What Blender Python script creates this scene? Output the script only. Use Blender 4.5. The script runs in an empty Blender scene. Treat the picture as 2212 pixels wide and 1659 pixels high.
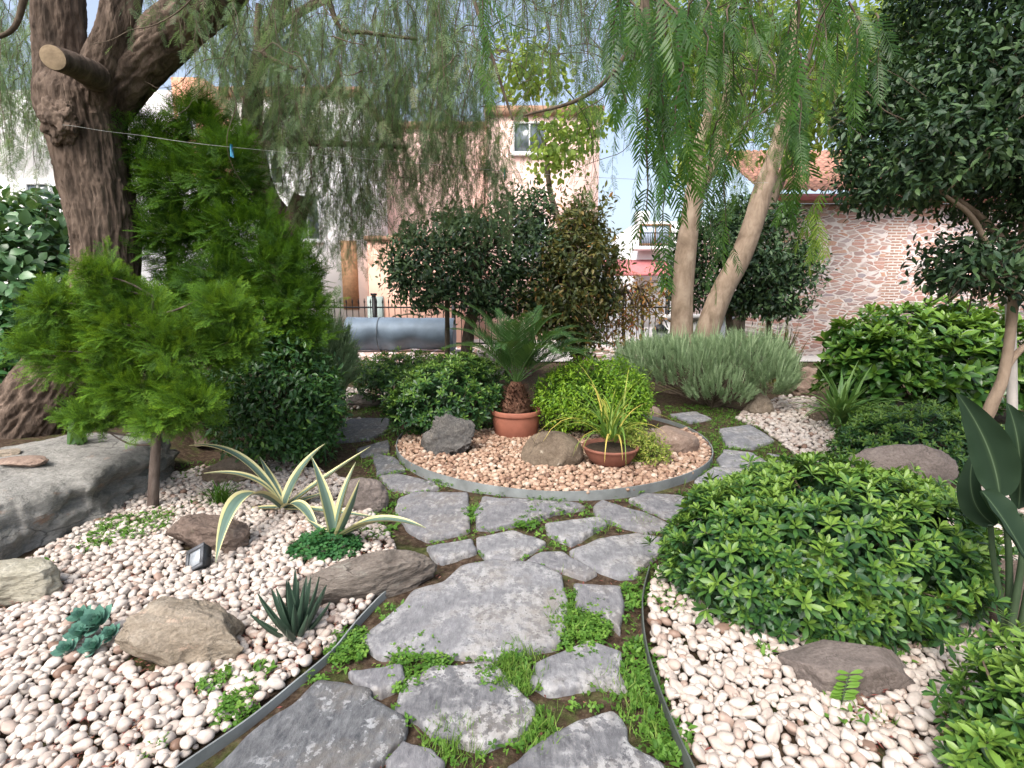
import bpy, math, random
import numpy as np
from math import radians, sin, cos, pi

# ------------------------------------------------------------------ camera, world, sun, exposure
S = bpy.context.scene
COL = S.collection
PITCH = radians(9.22)
CAMH = 1.5
cam_d = bpy.data.cameras.new('camera')
cam_d.lens = 18.0
cam_d.sensor_width = 36.0
cam_d.clip_start = 0.05
cam_d.clip_end = 2000
cam = bpy.data.objects.new('camera', cam_d)
COL.objects.link(cam)
cam.location = (0, 0, CAMH)
cam.rotation_euler = (pi/2 - PITCH, 0, 0)
S.camera = cam

SUN = np.array([-0.30, -0.52, 0.80]); SUN /= np.linalg.norm(SUN)
wd = bpy.data.worlds.new('World'); S.world = wd; wd.use_nodes = True
nt = wd.node_tree
sky = nt.nodes.new('ShaderNodeTexSky'); sky.sky_type = 'NISHITA'; sky.sun_disc = False
sky.sun_elevation = math.asin(SUN[2]); sky.sun_rotation = math.atan2(SUN[0], SUN[1])
sky.air_density = 1.0; sky.dust_density = 5.0; sky.ozone_density = 1.0
hs = nt.nodes.new('ShaderNodeHueSaturation'); hs.inputs['Saturation'].default_value = .75; hs.inputs['Value'].default_value = .92   # high thin cloud
nt.links.new(sky.outputs[0], hs.inputs['Color']); nt.links.new(hs.outputs[0], nt.nodes['Background'].inputs[0])
nt.nodes['Background'].inputs[1].default_value = 0.15
sl = bpy.data.lights.new('sun', 'SUN'); sl.energy = 1.4; sl.angle = radians(35); sl.color = (1, .975, .94)
so = bpy.data.objects.new('sun', sl); COL.objects.link(so)
from mathutils import Vector
so.rotation_euler = Vector(SUN).to_track_quat('Z', 'Y').to_euler()
S.view_settings.view_transform = 'Standard'
S.view_settings.look = 'None'
S.view_settings.gamma = 1
S.view_settings.use_curve_mapping = False
S.view_settings.exposure = 1.3
S.cycles.max_bounces = 7
S.cycles.diffuse_bounces = 4
S.cycles.glossy_bounces = 2
S.cycles.transmission_bounces = 4
S.cycles.transparent_max_bounces = 4
S.cycles.use_denoising = True

rng = np.random.default_rng(7)
F_ = 1106.0

# ------------------------------------------------------------------ picture point -> place
def ray(px, py):
    nx = (px-1106)/F_; ny = (829.5-py)/F_
    return np.array([nx, cos(PITCH)+ny*sin(PITCH), -sin(PITCH)+ny*cos(PITCH)])
def G(px, py, z=0.0):
    d = ray(px, py); t = (z-CAMH)/d[2]
    return np.array([0, 0, CAMH]) + t*d
def P(px, py, Y):
    d = ray(px, py)
    return np.array([0, 0, CAMH]) + d*(Y/d[1])
def mpp(px, py, Y):
    return (Y/ray(px, py)[1])/F_

# ------------------------------------------------------------------ noise
def _h(ix, iy, iz, seed):
    n = (ix.astype(np.int64)*374761393 + iy.astype(np.int64)*668265263 + iz.astype(np.int64)*2147483647 + seed*1274126177) & 0xFFFFFFFF
    n = ((n ^ (n >> 13))*1274126177) & 0xFFFFFFFF
    n = (n ^ (n >> 16)) & 0xFFFFFF
    return n/float(0xFFFFFF)*2-1
def vnoise(p, seed=0):
    p = np.asarray(p, float); i = np.floor(p).astype(np.int64); f = p-i; f = f*f*(3-2*f)
    r = 0
    for a in (0, 1):
        for b in (0, 1):
            for c in (0, 1):
                w = (f[..., 0] if a else 1-f[..., 0])*(f[..., 1] if b else 1-f[..., 1])*(f[..., 2] if c else 1-f[..., 2])
                r = r + w*_h(i[..., 0]+a, i[..., 1]+b, i[..., 2]+c, seed)
    return r
def fbm(p, o=4, seed=0, gain=.5):
    r = 0; a = 1.0; p = np.asarray(p, float)
    for k in range(o):
        r = r + a*vnoise(p*(2.03**k)+k*7.3, seed+k); a *= gain
    return r

def sstep(a, b, x):
    t = np.clip((x-a)/(b-a), 0, 1); return t*t*(3-2*t)
def gh(x, y):
    """height of the ground"""
    x = np.asarray(x, float); y = np.asarray(y, float)
    return .30*sstep(-3.0, -3.6, x)*sstep(2.7, 3.3, y)

# ------------------------------------------------------------------ objects
def obj(name, V, Fc, mat=None, parent=None, smooth=True, tint=None, mats=None, midx=None, sharp=None):
    me = bpy.data.meshes.new(name)
    V = np.asarray(V, dtype=np.float32).reshape(-1, 3)
    off = np.zeros(3, np.float32)
    if parent is not None:
        q = parent
        off = np.array(q.location[:], np.float32)
        while q.parent is not None:
            q = q.parent; off = off + np.array(q.location[:], np.float32)
    else:
        lo, hi = V.min(0), V.max(0)
        off = np.array([(lo[0]+hi[0])/2, (lo[1]+hi[1])/2, lo[2]], np.float32)
    V = V-off
    if isinstance(Fc, np.ndarray):
        n, k = Fc.shape
        me.vertices.add(len(V)); me.vertices.foreach_set('co', V.ravel())
        me.loops.add(n*k); me.loops.foreach_set('vertex_index', Fc.astype(np.int32).ravel())
        me.polygons.add(n); me.polygons.foreach_set('loop_start', np.arange(0, n*k, k, dtype=np.int32))
        try: me.polygons.foreach_set('loop_total', np.full(n, k, np.int32))
        except Exception: pass
        me.update(calc_edges=True)
    else:
        me.from_pydata([tuple(map(float, v)) for v in V], [], [tuple(map(int, f)) for f in Fc]); me.update()
    if smooth:
        me.polygons.foreach_set('use_smooth', np.ones(len(me.polygons), bool))
    if tint is not None:
        at = me.attributes.new('tint', 'FLOAT', 'POINT'); at.data.foreach_set('value', np.asarray(tint, np.float32).ravel())
    for m in (mats or ([mat] if mat else [])): me.materials.append(m)
    if midx is not None: me.polygons.foreach_set('material_index', np.asarray(midx, np.int32))
    o = bpy.data.objects.new(name, me); COL.objects.link(o)
    if parent is not None: o.parent = parent
    else: o.location = off
    return o
def tag(o, label, cat, group=None, kind=None):
    if label: o['label'] = label
    if cat: o['category'] = cat
    if group: o['group'] = group
    if kind: o['kind'] = kind
    return o
def empty(name, loc, label, cat, group=None):
    o = bpy.data.objects.new(name, None); COL.objects.link(o); o.location = [float(a) for a in loc]
    o.empty_display_size = .1
    return tag(o, label, cat, group)

class MB:
    """collects vertices and faces of one mesh"""
    def __init__(s): s.v = []; s.f = []; s.t = []; s.n = 0; s.mi = []
    def add(s, V, Fc, t=None, mi=0):
        V = np.asarray(V, float).reshape(-1, 3); Fc = np.asarray(Fc, int)
        s.v.append(V); s.f.append(Fc+s.n); s.n += len(V)
        s.t.append(np.broadcast_to(np.asarray(0. if t is None else t, float), (len(V),)))
        s.mi.append(np.full(len(Fc), mi))
    def box(s, a, b, mi=0):
        x0, y0, z0 = a; x1, y1, z1 = b
        V = [(x0,y0,z0),(x1,y0,z0),(x1,y1,z0),(x0,y1,z0),(x0,y0,z1),(x1,y0,z1),(x1,y1,z1),(x0,y1,z1)]
        s.add(V, [(0,3,2,1),(4,5,6,7),(0,1,5,4),(1,2,6,5),(2,3,7,6),(3,0,4,7)], mi=mi)
    def build(s, name, mat=None, parent=None, smooth=True, tint=True, mats=None):
        if mats: return obj(name, np.concatenate(s.v), np.concatenate(s.f), None, parent, smooth, np.concatenate(s.t), mats, np.concatenate(s.mi))
        return obj(name, np.concatenate(s.v), np.concatenate(s.f), mat, parent, smooth, np.concatenate(s.t) if tint else None)

def norm(v): return v/np.maximum(np.linalg.norm(v, axis=-1, keepdims=True), 1e-9)
def frames(d, n):
    """matrices whose columns are x, y=d, z~n"""
    y = norm(d); z = norm(n-(n*y).sum(-1, keepdims=True)*y); x = np.cross(y, z)
    return np.stack([x, y, z], -1)
def scatter(mb, tpl, R, pos, sc, tint=0., tg=0.):
    """copies of a template: verts (m,3), quads, per-vertex gradient"""
    tv, tf, tt = tpl
    N = len(pos); m = len(tv)
    sc = np.asarray(sc, float)
    sc = np.broadcast_to(sc.reshape(-1, 1) if sc.ndim <= 1 else sc, (N, 3)) if sc.ndim else np.full((N, 3), float(sc))
    V = np.einsum('nij,nmj->nmi', R, tv[None]*sc[:, None, :]) + pos[:, None, :]
    Fc = tf[None]+(np.arange(N)*m)[:, None, None]
    T = np.broadcast_to(np.asarray(tint, float).reshape(-1, 1), (N, 1)) + tg*tt[None]
    mb.add(V.reshape(-1, 3), Fc.reshape(-1, tf.shape[1]), np.clip(T, 0, 1).reshape(-1))

def leaf_tpl(n=4, w=.2, pk=.6, fold=.25, droop=.15, pw=1.0):
    """one leaf along +Y of length 1"""
    vs = []; fs = []; tt = []
    for i in range(n+1):
        t = i/n
        a = t/pk if t < pk else (1-t)/(1-pk)
        ww = w*max(sin(a*pi/2), .0)**pw if 0 < i < n else w*.06
        z = -droop*t*t
        vs += [(-ww, t, z+fold*ww), (0, t, z), (ww, t, z+fold*ww)]; tt += [t]*3
    for i in range(n):
        b = i*3; fs += [(b, b+1, b+4, b+3), (b+1, b+2, b+5, b+4)]
    return np.array(vs), np.array(fs), np.array(tt)
LEAF_OB = leaf_tpl(4, .155, .72, .25, .18)      # obovate, pittosporum
LEAF_EL = leaf_tpl(4, .21, .5, .3, .2)         # elliptic
LEAF_BR = leaf_tpl(4, .36, .42, .2, .25)       # broad, ivy
LEAF_SM = leaf_tpl(2, .24, .5, .3, .1)         # tiny
LEAF_LA = leaf_tpl(3, .085, .45, .2, .12)      # lanceolate
BLADE = leaf_tpl(4, .03, .3, .3, .35)          # grass blade

def cubesphere(n):
    idx = {}; V = []; Fc = []
    def vid(p):
        k = tuple(np.round(p, 6))
        if k not in idx: idx[k] = len(V); V.append(p)
        return idx[k]
    for ax in range(3):
        for sg in (-1, 1):
            for i in range(n):
                for j in range(n):
                    q = []
                    for (a, b) in ((0,0),(1,0),(1,1),(0,1)):
                        u = math.tan((-1+2*(i+a)/n)*pi/4); v = math.tan((-1+2*(j+b)/n)*pi/4)
                        p = [0,0,0]; p[ax] = sg; p[(ax+1)%3] = u; p[(ax+2)%3] = v
                        q.append(vid(tuple(p)))
                    Fc.append(q if sg > 0 else q[::-1])
    V = np.array(V, float); V /= np.linalg.norm(V, axis=1, keepdims=True)
    return V, np.array(Fc)

def smooth_path(pts, k=8):
    """Catmull-Rom through points of any width (x,y,z,r)"""
    p = np.asarray(pts, float); p = np.vstack([2*p[0]-p[1], p, 2*p[-1]-p[-2]])
    out = []
    for i in range(1, len(p)-2):
        for t in np.linspace(0, 1, k, endpoint=False):
            a, b, c, d = p[i-1], p[i], p[i+1], p[i+2]
            out.append(.5*((2*b)+(c-a)*t+(2*a-5*b+4*c-d)*t*t+(-a+3*b-3*c+d)*t**3))
    out.append(p[-2]); return np.array(out)
def tube(mb, path, seg=10, rough=0., freq=3., seed=0, cap=True, stretch=.15, mi=0, t=None):
    """path rows x,y,z,r; roughness displaces the radius in long ridges"""
    path = np.asarray(path, float); c = path[:, :3]; r = np.maximum(path[:, 3], 1e-4)
    tan = norm(np.gradient(c, axis=0))
    up = np.array([0, 0, 1.]) if abs(tan[0][2]) < .9 else np.array([1., 0, 0])
    n0 = norm(np.cross(tan[0], up)); N = [n0]
    for i in range(1, len(c)):
        v = N[-1]-(N[-1]@tan[i])*tan[i]; N.append(norm(v))
    N = np.array(N); B = np.cross(tan, N)
    a = np.linspace(0, 2*pi, seg, endpoint=False)
    ln = np.concatenate([[0], np.cumsum(np.linalg.norm(np.diff(c, axis=0), axis=1))])
    rr = np.repeat(r[:, None], seg, 1)
    if rough:
        q = np.stack([np.cos(a)[None]*freq+0*ln[:, None], np.sin(a)[None]*freq+0*ln[:, None], ln[:, None]*freq*stretch/ r.mean()+0*a[None]], -1)
        rr = rr*(1+rough*(.6*fbm(q, 4, seed)+.5*(1-2*np.abs(fbm(q*1.9, 3, seed+9)))))
    V = c[:, None]+rr[..., None]*(np.cos(a)[None, :, None]*N[:, None]+np.sin(a)[None, :, None]*B[:, None])
    Fc = []
    m = len(c)
    i, j = np.meshgrid(np.arange(m-1), np.arange(seg), indexing='ij'); j2 = (j+1) % seg
    Fc = np.stack([i*seg+j, i*seg+j2, (i+1)*seg+j2, (i+1)*seg+j], -1).reshape(-1, 4)
    V = V.reshape(-1, 3)
    if cap and seg % 2 == 0:
        ex = []
        for base in (0, (m-1)*seg):
            for k in range(1, seg//2):
                q = (base+k-1 if k > 1 else base, base+k, base+seg-k, base+seg-k+1 if k > 1 else base)
                ex.append((base+k, base+(k+1), base+(seg-k-1) % seg, base+seg-k) if k < seg//2-1 else None)
            ex.append((base, base+1, base+seg-1, base+seg-1) if False else None)
        ex = [e for e in ex if e is not None and len(set(e)) == 4]
        if ex:
            Fc = np.vstack([Fc, np.array(ex)])
    mb.add(V, Fc, t, mi)

# ------------------------------------------------------------------ materials
def mk(name):
    m = bpy.data.materials.new(name); m.use_nodes = True
    n = m.node_tree; b = n.nodes['Principled BSDF']
    return m, n, b
def N(n, t, **kw):
    x = n.nodes.new(t)
    for k, v in kw.items():
        if k in x.inputs: x.inputs[k].default_value = v
        else: setattr(x, k, v)
    return x
def ramp(n, src, stops, interp='LINEAR'):
    r = n.nodes.new('ShaderNodeValToRGB'); r.color_ramp.interpolation = interp
    e = r.color_ramp.elements
    while len(e) < len(stops): e.new(.5)
    for i, (p, c) in enumerate(stops):
        e[i].position = p; e[i].color = (*c, 1) if len(c) == 3 else c
    n.links.new(src, r.inputs[0]); return r
def mixc(n, fac, a, b, mode='MIX'):
    x = n.nodes.new('ShaderNodeMix'); x.data_type = 'RGBA'; x.blend_type = mode
    for i, v in ((0, fac), (6, a), (7, b)):
        if isinstance(v, (int, float)): x.inputs[i].default_value = v
        elif isinstance(v, tuple): x.inputs[i].default_value = (*v, 1)
        else: n.links.new(v, x.inputs[i])
    return x.outputs[2]
def bump(n, b, src, strength=.5, dist=.02):
    x = N(n, 'ShaderNodeBump'); x.inputs['Strength'].default_value = strength; x.inputs['Distance'].default_value = dist
    n.links.new(src, x.inputs['Height']); n.links.new(x.outputs[0], b.inputs['Normal']); return x
def coords(n, scale=(1, 1, 1), obj_space=True):
    tc = n.nodes.new('ShaderNodeTexCoord'); mp = n.nodes.new('ShaderNodeMapping')
    mp.inputs['Scale'].default_value = scale
    n.links.new(tc.outputs['Object' if obj_space else 'Generated'], mp.inputs[0]); return mp.outputs[0]
def noise(n, co, scale, detail=6, rough=.6, dist=0.):
    x = N(n, 'ShaderNodeTexNoise', Scale=scale, Detail=detail, Roughness=rough, Distortion=dist)
    n.links.new(co, x.inputs['Vector']); return x
def plain(name, col, rough=.6, metal=0., var=.15, vs=8., bmp=0., spec=.3):
    m, n, b = mk(name); co = coords(n)
    nz = noise(n, co, vs)
    c0 = tuple(max(c*(1-var), 0) for c in col); c1 = tuple(min(c*(1+var), 1) for c in col)
    r = ramp(n, nz.outputs[0], [(.3, c0), (.7, c1)])
    n.links.new(r.outputs[0], b.inputs['Base Color'])
    b.inputs['Roughness'].default_value = rough; b.inputs['Metallic'].default_value = metal
    b.inputs['Specular IOR Level'].default_value = spec
    if bmp: bump(n, b, noise(n, co, vs*5).outputs[0], bmp, .01)
    return m
def leafmat(name, stops, rough=.45, trans=.3, spec=.35, tcol=None):
    m, n, b = mk(name)
    at = N(n, 'ShaderNodeAttribute', attribute_name='tint')
    r = ramp(n, at.outputs['Fac'], stops)
    n.links.new(r.outputs[0], b.inputs['Base Color'])
    b.inputs['Roughness'].default_value = rough; b.inputs['Specular IOR Level'].default_value = spec
    tr = n.nodes.new('ShaderNodeBsdfTranslucent')
    n.links.new(mixc(n, .55, r.outputs[0], tcol or (.22, .38, .03)), tr.inputs[0])
    mx = n.nodes.new('ShaderNodeMixShader'); mx.inputs[0].default_value = trans
    n.links.new(b.outputs[0], mx.inputs[1]); n.links.new(tr.outputs[0], mx.inputs[2])
    n.links.new(mx.outputs[0], n.nodes['Material Output'].inputs[0])
    return m
def rockmat(name, dark, mid, light, lichen=None, scale=3., strata=1., bmp=.7, lich=.62):
    m, n, b = mk(name); co = coords(n, (1, 1, strata))
    a = noise(n, co, scale, 10, .65, .3); f = noise(n, co, scale*9, 8, .7)
    r = ramp(n, a.outputs[0], [(.28, dark), (.5, mid), (.72, light)])
    c = mixc(n, .35, r.outputs[0], ramp(n, f.outputs[0], [(.35, dark), (.65, light)]).outputs[0])
    if lichen:
        l = noise(n, co, scale*2.3, 8, .7)
        k = ramp(n, l.outputs[0], [(lich-.03, (0,0,0)), (lich+.06, (1,1,1))])
        c = mixc(n, k.outputs[0], c, lichen)
    dv = n.nodes.new('ShaderNodeVectorMath'); dv.operation = 'MULTIPLY_ADD'; dv.inputs[1].default_value = (.25, .25, .25); n.links.new(a.outputs['Color'], dv.inputs[0]); n.links.new(co, dv.inputs[2])
    vc = N(n, 'ShaderNodeTexVoronoi', feature='DISTANCE_TO_EDGE', Scale=scale*1.1); n.links.new(dv.outputs[0], vc.inputs['Vector'])
    ck = ramp(n, vc.outputs['Distance'], [(.0, (1,1,1)), (.022, (0,0,0))])
    cm = ramp(n, noise(n, co, scale*.8, 3).outputs[0], [(.47, (0,0,0)), (.56, (1,1,1))])
    c = mixc(n, mixc(n, .75, (0,0,0), mixc(n, 1., ck.outputs[0], cm.outputs[0], 'MULTIPLY')), c, tuple(x*.35 for x in dark))
    g = noise(n, co, 70, 4, .8); c = mixc(n, .3, c, mixc(n, 1., c, ramp(n, g.outputs[0], [(.35, (.35,.35,.35)), (.65, (1.6,1.6,1.6))]).outputs[0], 'MULTIPLY'))
    n.links.new(c, b.inputs['Base Color']); b.inputs['Roughness'].default_value = .9; b.inputs['Specular IOR Level'].default_value = .2
    add = n.nodes.new('ShaderNodeMath'); add.operation = 'ADD'
    n.links.new(a.outputs[0], add.inputs[0])
    n.links.new(f.outputs[0], add.inputs[1]); bump(n, b, add.outputs[0], bmp, .025)
    return m
def slatemat(name, base, dark, spot, amt=.55, spots=.5, scale=1.):
    """slate with lichen blotches and small pits"""
    m, n, b = mk(name); co = coords(n)
    a = noise(n, co, 3.5*scale, 10, .68, .4); f = noise(n, coords(n, (2.4, 1, 1)), 15, 8, .75); g = noise(n, co, 26*scale, 5, .7)
    c = ramp(n, a.outputs[0], [(.3, dark), (.62, base)]).outputs[0]
    k = ramp(n, g.outputs[0], [(amt, (0,0,0)), (amt+.05, (1,1,1))])
    big = ramp(n, noise(n, co, 5.2, 4).outputs[0], [(.42, (0,0,0)), (.58, (1,1,1))])
    kk = mixc(n, 1., k.outputs[0], big.outputs[0], 'MULTIPLY')
    c = mixc(n, kk, c, spot)
    v = N(n, 'ShaderNodeTexVoronoi', Scale=38.*scale); n.links.new(co, v.inputs['Vector'])
    pk = ramp(n, v.outputs['Distance'], [(.10, (1,1,1)), (.2, (0,0,0))])
    pm = ramp(n, noise(n, co, 7.3, 3).outputs[0], [(.5, (0,0,0)), (.56, (1,1,1))])
    c = mixc(n, mixc(n, spots, (0,0,0), mixc(n, 1., pk.outputs[0], pm.outputs[0], 'MULTIPLY')), c, tuple(x*.4 for x in dark))
    c = mixc(n, .22, c, ramp(n, f.outputs[0], [(.35, (0.03,.03,.035)), (.65, (.5,.5,.5))]).outputs[0])
    sm = ramp(n, noise(n, co, 4.1, 7, .7).outputs[0], [(.5, (0,0,0)), (.68, (1,1,1))])
    c = mixc(n, mixc(n, .5, (0,0,0), sm.outputs[0]), c, (.17,.14,.105))
    n.links.new(c, b.inputs['Base Color']); b.inputs['Roughness'].default_value = .8; b.inputs['Specular IOR Level'].default_value = .3
    add = n.nodes.new('ShaderNodeMath'); add.operation = 'ADD'
    n.links.new(a.outputs[0], add.inputs[0]); n.links.new(f.outputs[0], add.inputs[1])
    bump(n, b, add.outputs[0], .8, .012)
    return m
def barkmat(name, dark, mid, light, stretch=.15, sc=9., bmp=.9):
    m, n, b = mk(name); co = coords(n, (1, 1, stretch))
    a = noise(n, co, sc, 9, .65, .6); f = noise(n, coords(n), 6, 6)
    r = ramp(n, a.outputs[0], [(.33, dark), (.5, mid), (.68, light)])
    c = mixc(n, .3, r.outputs[0], ramp(n, f.outputs[0], [(.35, dark), (.65, light)]).outputs[0])
    n.links.new(c, b.inputs['Base Color']); b.inputs['Roughness'].default_value = .95; b.inputs['Specular IOR Level'].default_value = .15
    bump(n, b, a.outputs[0], bmp, .05); return m
def tintmat(name, stops, rough=.6, spec=.3, nz=0., bmp=0., interp='LINEAR', nscale=20):
    m, n, b = mk(name)
    at = N(n, 'ShaderNodeAttribute', attribute_name='tint')
    c = ramp(n, at.outputs['Fac'], stops, interp).outputs[0]
    co = coords(n)
    if nz:
        x = noise(n, co, nscale, 5)
        c = mixc(n, nz, c, mixc(n, 1., c, ramp(n, x.outputs[0], [(.3, (.35,.3,.28)), (.7, (1.,1.,1.))]).outputs[0], 'MULTIPLY'))
    n.links.new(c, b.inputs['Base Color']); b.inputs['Roughness'].default_value = rough; b.inputs['Specular IOR Level'].default_value = spec
    if bmp: bump(n, b, noise(n, co, 60, 4).outputs[0], bmp, .004)
    return m

def groundmat():
    m, n, b = mk('soil'); co = coords(n)
    a = noise(n, co, 1.6, 8, .7); f = noise(n, co, 28, 8, .75); g = noise(n, co, 5, 6, .7)
    c = ramp(n, f.outputs[0], [(.32, (.022,.013,.009)), (.5, (.062,.042,.028)), (.7, (.15,.11,.08))]).outputs[0]
    k = ramp(n, g.outputs[0], [(.5, (0,0,0)), (.62, (1,1,1))])
    gr = ramp(n, f.outputs[0], [(.3, (.03,.05,.012)), (.7, (.12,.17,.04))]).outputs[0]
    c = mixc(n, mixc(n, .55, (0,0,0), k.outputs[0]), c, gr)
    n.links.new(c, b.inputs['Base Color']); b.inputs['Roughness'].default_value = .95; b.inputs['Specular IOR Level'].default_value = .1
    bump(n, b, f.outputs[0], .8, .02); return m
M_SOIL = groundmat()
M_PEB = tintmat('white_pebble', [(0, (.20,.125,.09)), (.12, (.36,.26,.21)), (.4, (.46,.39,.34)), (1, (.57,.52,.47))], .5, .35, .35, .2, nscale=30)
M_PEBT = tintmat('tan_pebble', [(0, (.14,.08,.055)), (.3, (.31,.19,.13)), (.65, (.43,.29,.205)), (1, (.56,.45,.36))], .5, .35, .35, .2, nscale=40)
M_SL_DARK = slatemat('slate_dark', (.085,.09,.10), (.042,.045,.05), (.30,.31,.32), .55, .2)
M_SL_MOT = slatemat('slate_mottled', (.135,.135,.145), (.06,.06,.068), (.40,.395,.39), .47, .4)
M_SL_PALE = slatemat('slate_pale', (.215,.215,.228), (.115,.115,.125), (.35,.345,.342), .46, 1.)
M_SL_GREY = slatemat('slate_grey', (.185,.182,.195), (.095,.094,.103), (.32,.312,.31), .52, .45)
M_R_SLAB = rockmat('boulder_grey_green', (.11,.108,.098), (.25,.243,.222), (.40,.385,.355), (.29,.215,.17), 2.2, 2.5, 1., .62)
M_R_PALE = rockmat('boulder_pale', (.18,.165,.12), (.33,.31,.24), (.48,.45,.38), None, 3, 3)
M_R_TAN = rockmat('boulder_tan', (.14,.11,.075), (.30,.25,.19), (.46,.40,.325), (.52,.38,.29), 5, 1.5, .9, .6)
M_R_BROWN = rockmat('rock_brown', (.07,.05,.042), (.155,.112,.09), (.25,.20,.165), (.22,.21,.13), 4, 1, .8, .66)
M_R_LOG = rockmat('rock_grey_brown', (.075,.06,.052), (.19,.16,.135), (.32,.28,.24), (.30,.28,.24), 3, 3.5, 1., .6)
M_R_GREY = rockmat('rock_dark_grey', (.045,.045,.047), (.11,.105,.10), (.22,.205,.185), (.36,.32,.26), 4, 1, 1., .66)
M_R_ROUND = rockmat('rock_round_brown', (.07,.052,.038), (.15,.115,.082), (.24,.195,.15), (.50,.46,.38), 3.2, 1, .5, .64)
M_R_PINK = rockmat('rock_pinkish', (.14,.095,.072), (.26,.185,.145), (.36,.285,.235), (.44,.37,.32), 3, 1, .5, .66)
M_R_MAUVE = rockmat('rock_mauve', (.09,.076,.068), (.175,.145,.13), (.25,.21,.19), None, 5, 1, .6)
M_R_TWO = rockmat('rock_pointed', (.10,.075,.055), (.26,.205,.15), (.40,.345,.28), None, 3.5, 1, .7)
M_BARK = barkmat('bark_brown', (.024,.018,.014), (.10,.072,.055), (.24,.18,.14), .18, 9., 1.)
M_BARKG = barkmat('bark_grey_tan', (.14,.10,.07), (.27,.20,.145), (.40,.315,.24), .35, 7., .35)
M_TWIG = barkmat('twig', (.045,.035,.025), (.11,.085,.062), (.20,.16,.12), .3, 14., .4)
M_CUT = plain('cut_wood', (.36,.27,.175), .8, 0, .25, 14, .3)
M_STEMG = plain('green_stem', (.05,.08,.04), .6, 0, .2)

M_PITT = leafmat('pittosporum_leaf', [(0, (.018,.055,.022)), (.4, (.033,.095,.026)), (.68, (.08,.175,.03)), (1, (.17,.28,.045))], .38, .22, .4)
M_BOX = leafmat('bright_shrub_leaf', [(0, (.035,.09,.014)), (.5, (.11,.24,.017)), (1, (.25,.40,.03))], .45, .25)
M_DARKL = leafmat('dark_glossy_leaf', [(0, (.014,.034,.017)), (.6, (.03,.068,.03)), (1, (.075,.135,.045))], .5, .12, .4, (.08,.16,.02))
M_OLIVE = leafmat('olive_leaf', [(0, (.03,.045,.015)), (.45, (.06,.085,.025)), (.75, (.16,.15,.04)), (1, (.36,.17,.06))], .4, .25, .35, (.35,.30,.06))
M_AUT = leafmat('autumn_leaf', [(0, (.08,.10,.03)), (.4, (.25,.22,.05)), (.75, (.45,.22,.07)), (1, (.42,.10,.06))], .45, .3, .3, (.5,.3,.06))
M_LAUREL = leafmat('laurel_leaf', [(0, (.018,.06,.015)), (.5, (.05,.125,.02)), (1, (.14,.25,.032))], .3, .22, .45)
M_IVY = leafmat('ivy_leaf', [(0, (.022,.06,.024)), (.6, (.07,.16,.065)), (1, (.16,.28,.14))], .33, .2, .5)
M_CON = leafmat('golden_conifer', [(0, (.020,.050,.012)), (.35, (.05,.125,.018)), (.7, (.13,.27,.020)), (1, (.29,.43,.025))], .6, .25, .2, (.28,.42,.02))
M_CON2 = leafmat('green_conifer', [(0, (.012,.033,.011)), (.4, (.032,.085,.014)), (.75, (.08,.19,.014)), (1, (.17,.31,.016))], .6, .25, .2, (.2,.36,.02))
M_PEP = leafmat('pepper_leaf', [(0, (.055,.095,.045)), (.5, (.105,.18,.085)), (.8, (.19,.27,.115)), (1, (.27,.27,.16))], .5, .42, .3, (.26,.38,.11))
M_PEPN = leafmat('pepper_leaf_bright', [(0, (.022,.065,.016)), (.5, (.055,.14,.022)), (.8, (.12,.23,.03)), (1, (.25,.33,.05))], .42, .4, .35, (.2,.40,.04))
M_VINE = leafmat('yellow_green_leaf', [(0, (.09,.17,.03)), (.6, (.20,.30,.055)), (1, (.34,.41,.09))], .5, .5, .25, (.42,.52,.08))
M_LAV = leafmat('lavender_leaf', [(0, (.14,.21,.10)), (.5, (.26,.37,.19)), (1, (.42,.52,.31))], .7, .2, .2, (.2,.3,.12))
M_STRAP = leafmat('strap_leaf', [(0, (.04,.10,.03)), (.6, (.09,.19,.05)), (1, (.17,.28,.08))], .4, .25, .4)
M_LILY = leafmat('lily_leaf', [(0, (.08,.17,.03)), (.5, (.16,.28,.05)), (.8, (.40,.42,.07)), (1, (.60,.48,.12))], .5, .3, .3)
M_SEDUM = leafmat('sedum_leaf', [(0, (.12,.2,.03)), (.6, (.28,.35,.06)), (1, (.48,.48,.12))], .5, .3, .3)
M_WEED = leafmat('weed_leaf', [(0, (.035,.09,.015)), (.5, (.075,.18,.025)), (1, (.16,.29,.045))], .55, .3, .25)
M_CLOV = leafmat('clover_leaf', [(0, (.014,.06,.02)), (.6, (.03,.115,.035)), (1, (.07,.18,.05))], .55, .25, .25)
M_GRASS = leafmat('grass_blade', [(0, (.06,.13,.02)), (.6, (.13,.24,.04)), (1, (.27,.34,.09))], .6, .3, .2)
M_CYC = leafmat('cycad_leaf', [(0, (.025,.065,.022)), (.6, (.06,.14,.038)), (1, (.13,.24,.07))], .35, .2, .45)
M_AGAVE = tintmat('agave_leaf', [(0, (.085,.14,.115)), (.45, (.13,.195,.155)), (.60, (.10,.17,.12)), (.68, (.55,.52,.25)), (1, (.66,.61,.33))], .5, .3, .3, 0, nscale=6)
M_ALOE = tintmat('aloe_leaf', [(0, (.02,.045,.03)), (.6, (.045,.085,.055)), (.85, (.07,.12,.08)), (1, (.3,.35,.28))], .45, .35, .3)
M_ECH = leafmat('echeveria_leaf', [(0, (.05,.14,.105)), (.6, (.12,.26,.20)), (1, (.22,.37,.29))], .5, .08, .3, (.1,.25,.15))
M_STREL = leafmat('strelitzia_leaf', [(0, (.010,.024,.013)), (.55, (.018,.038,.019)), (.85, (.028,.052,.024)), (1, (.10,.15,.085))], .6, .10, .22, (.05,.12,.03))
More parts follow.
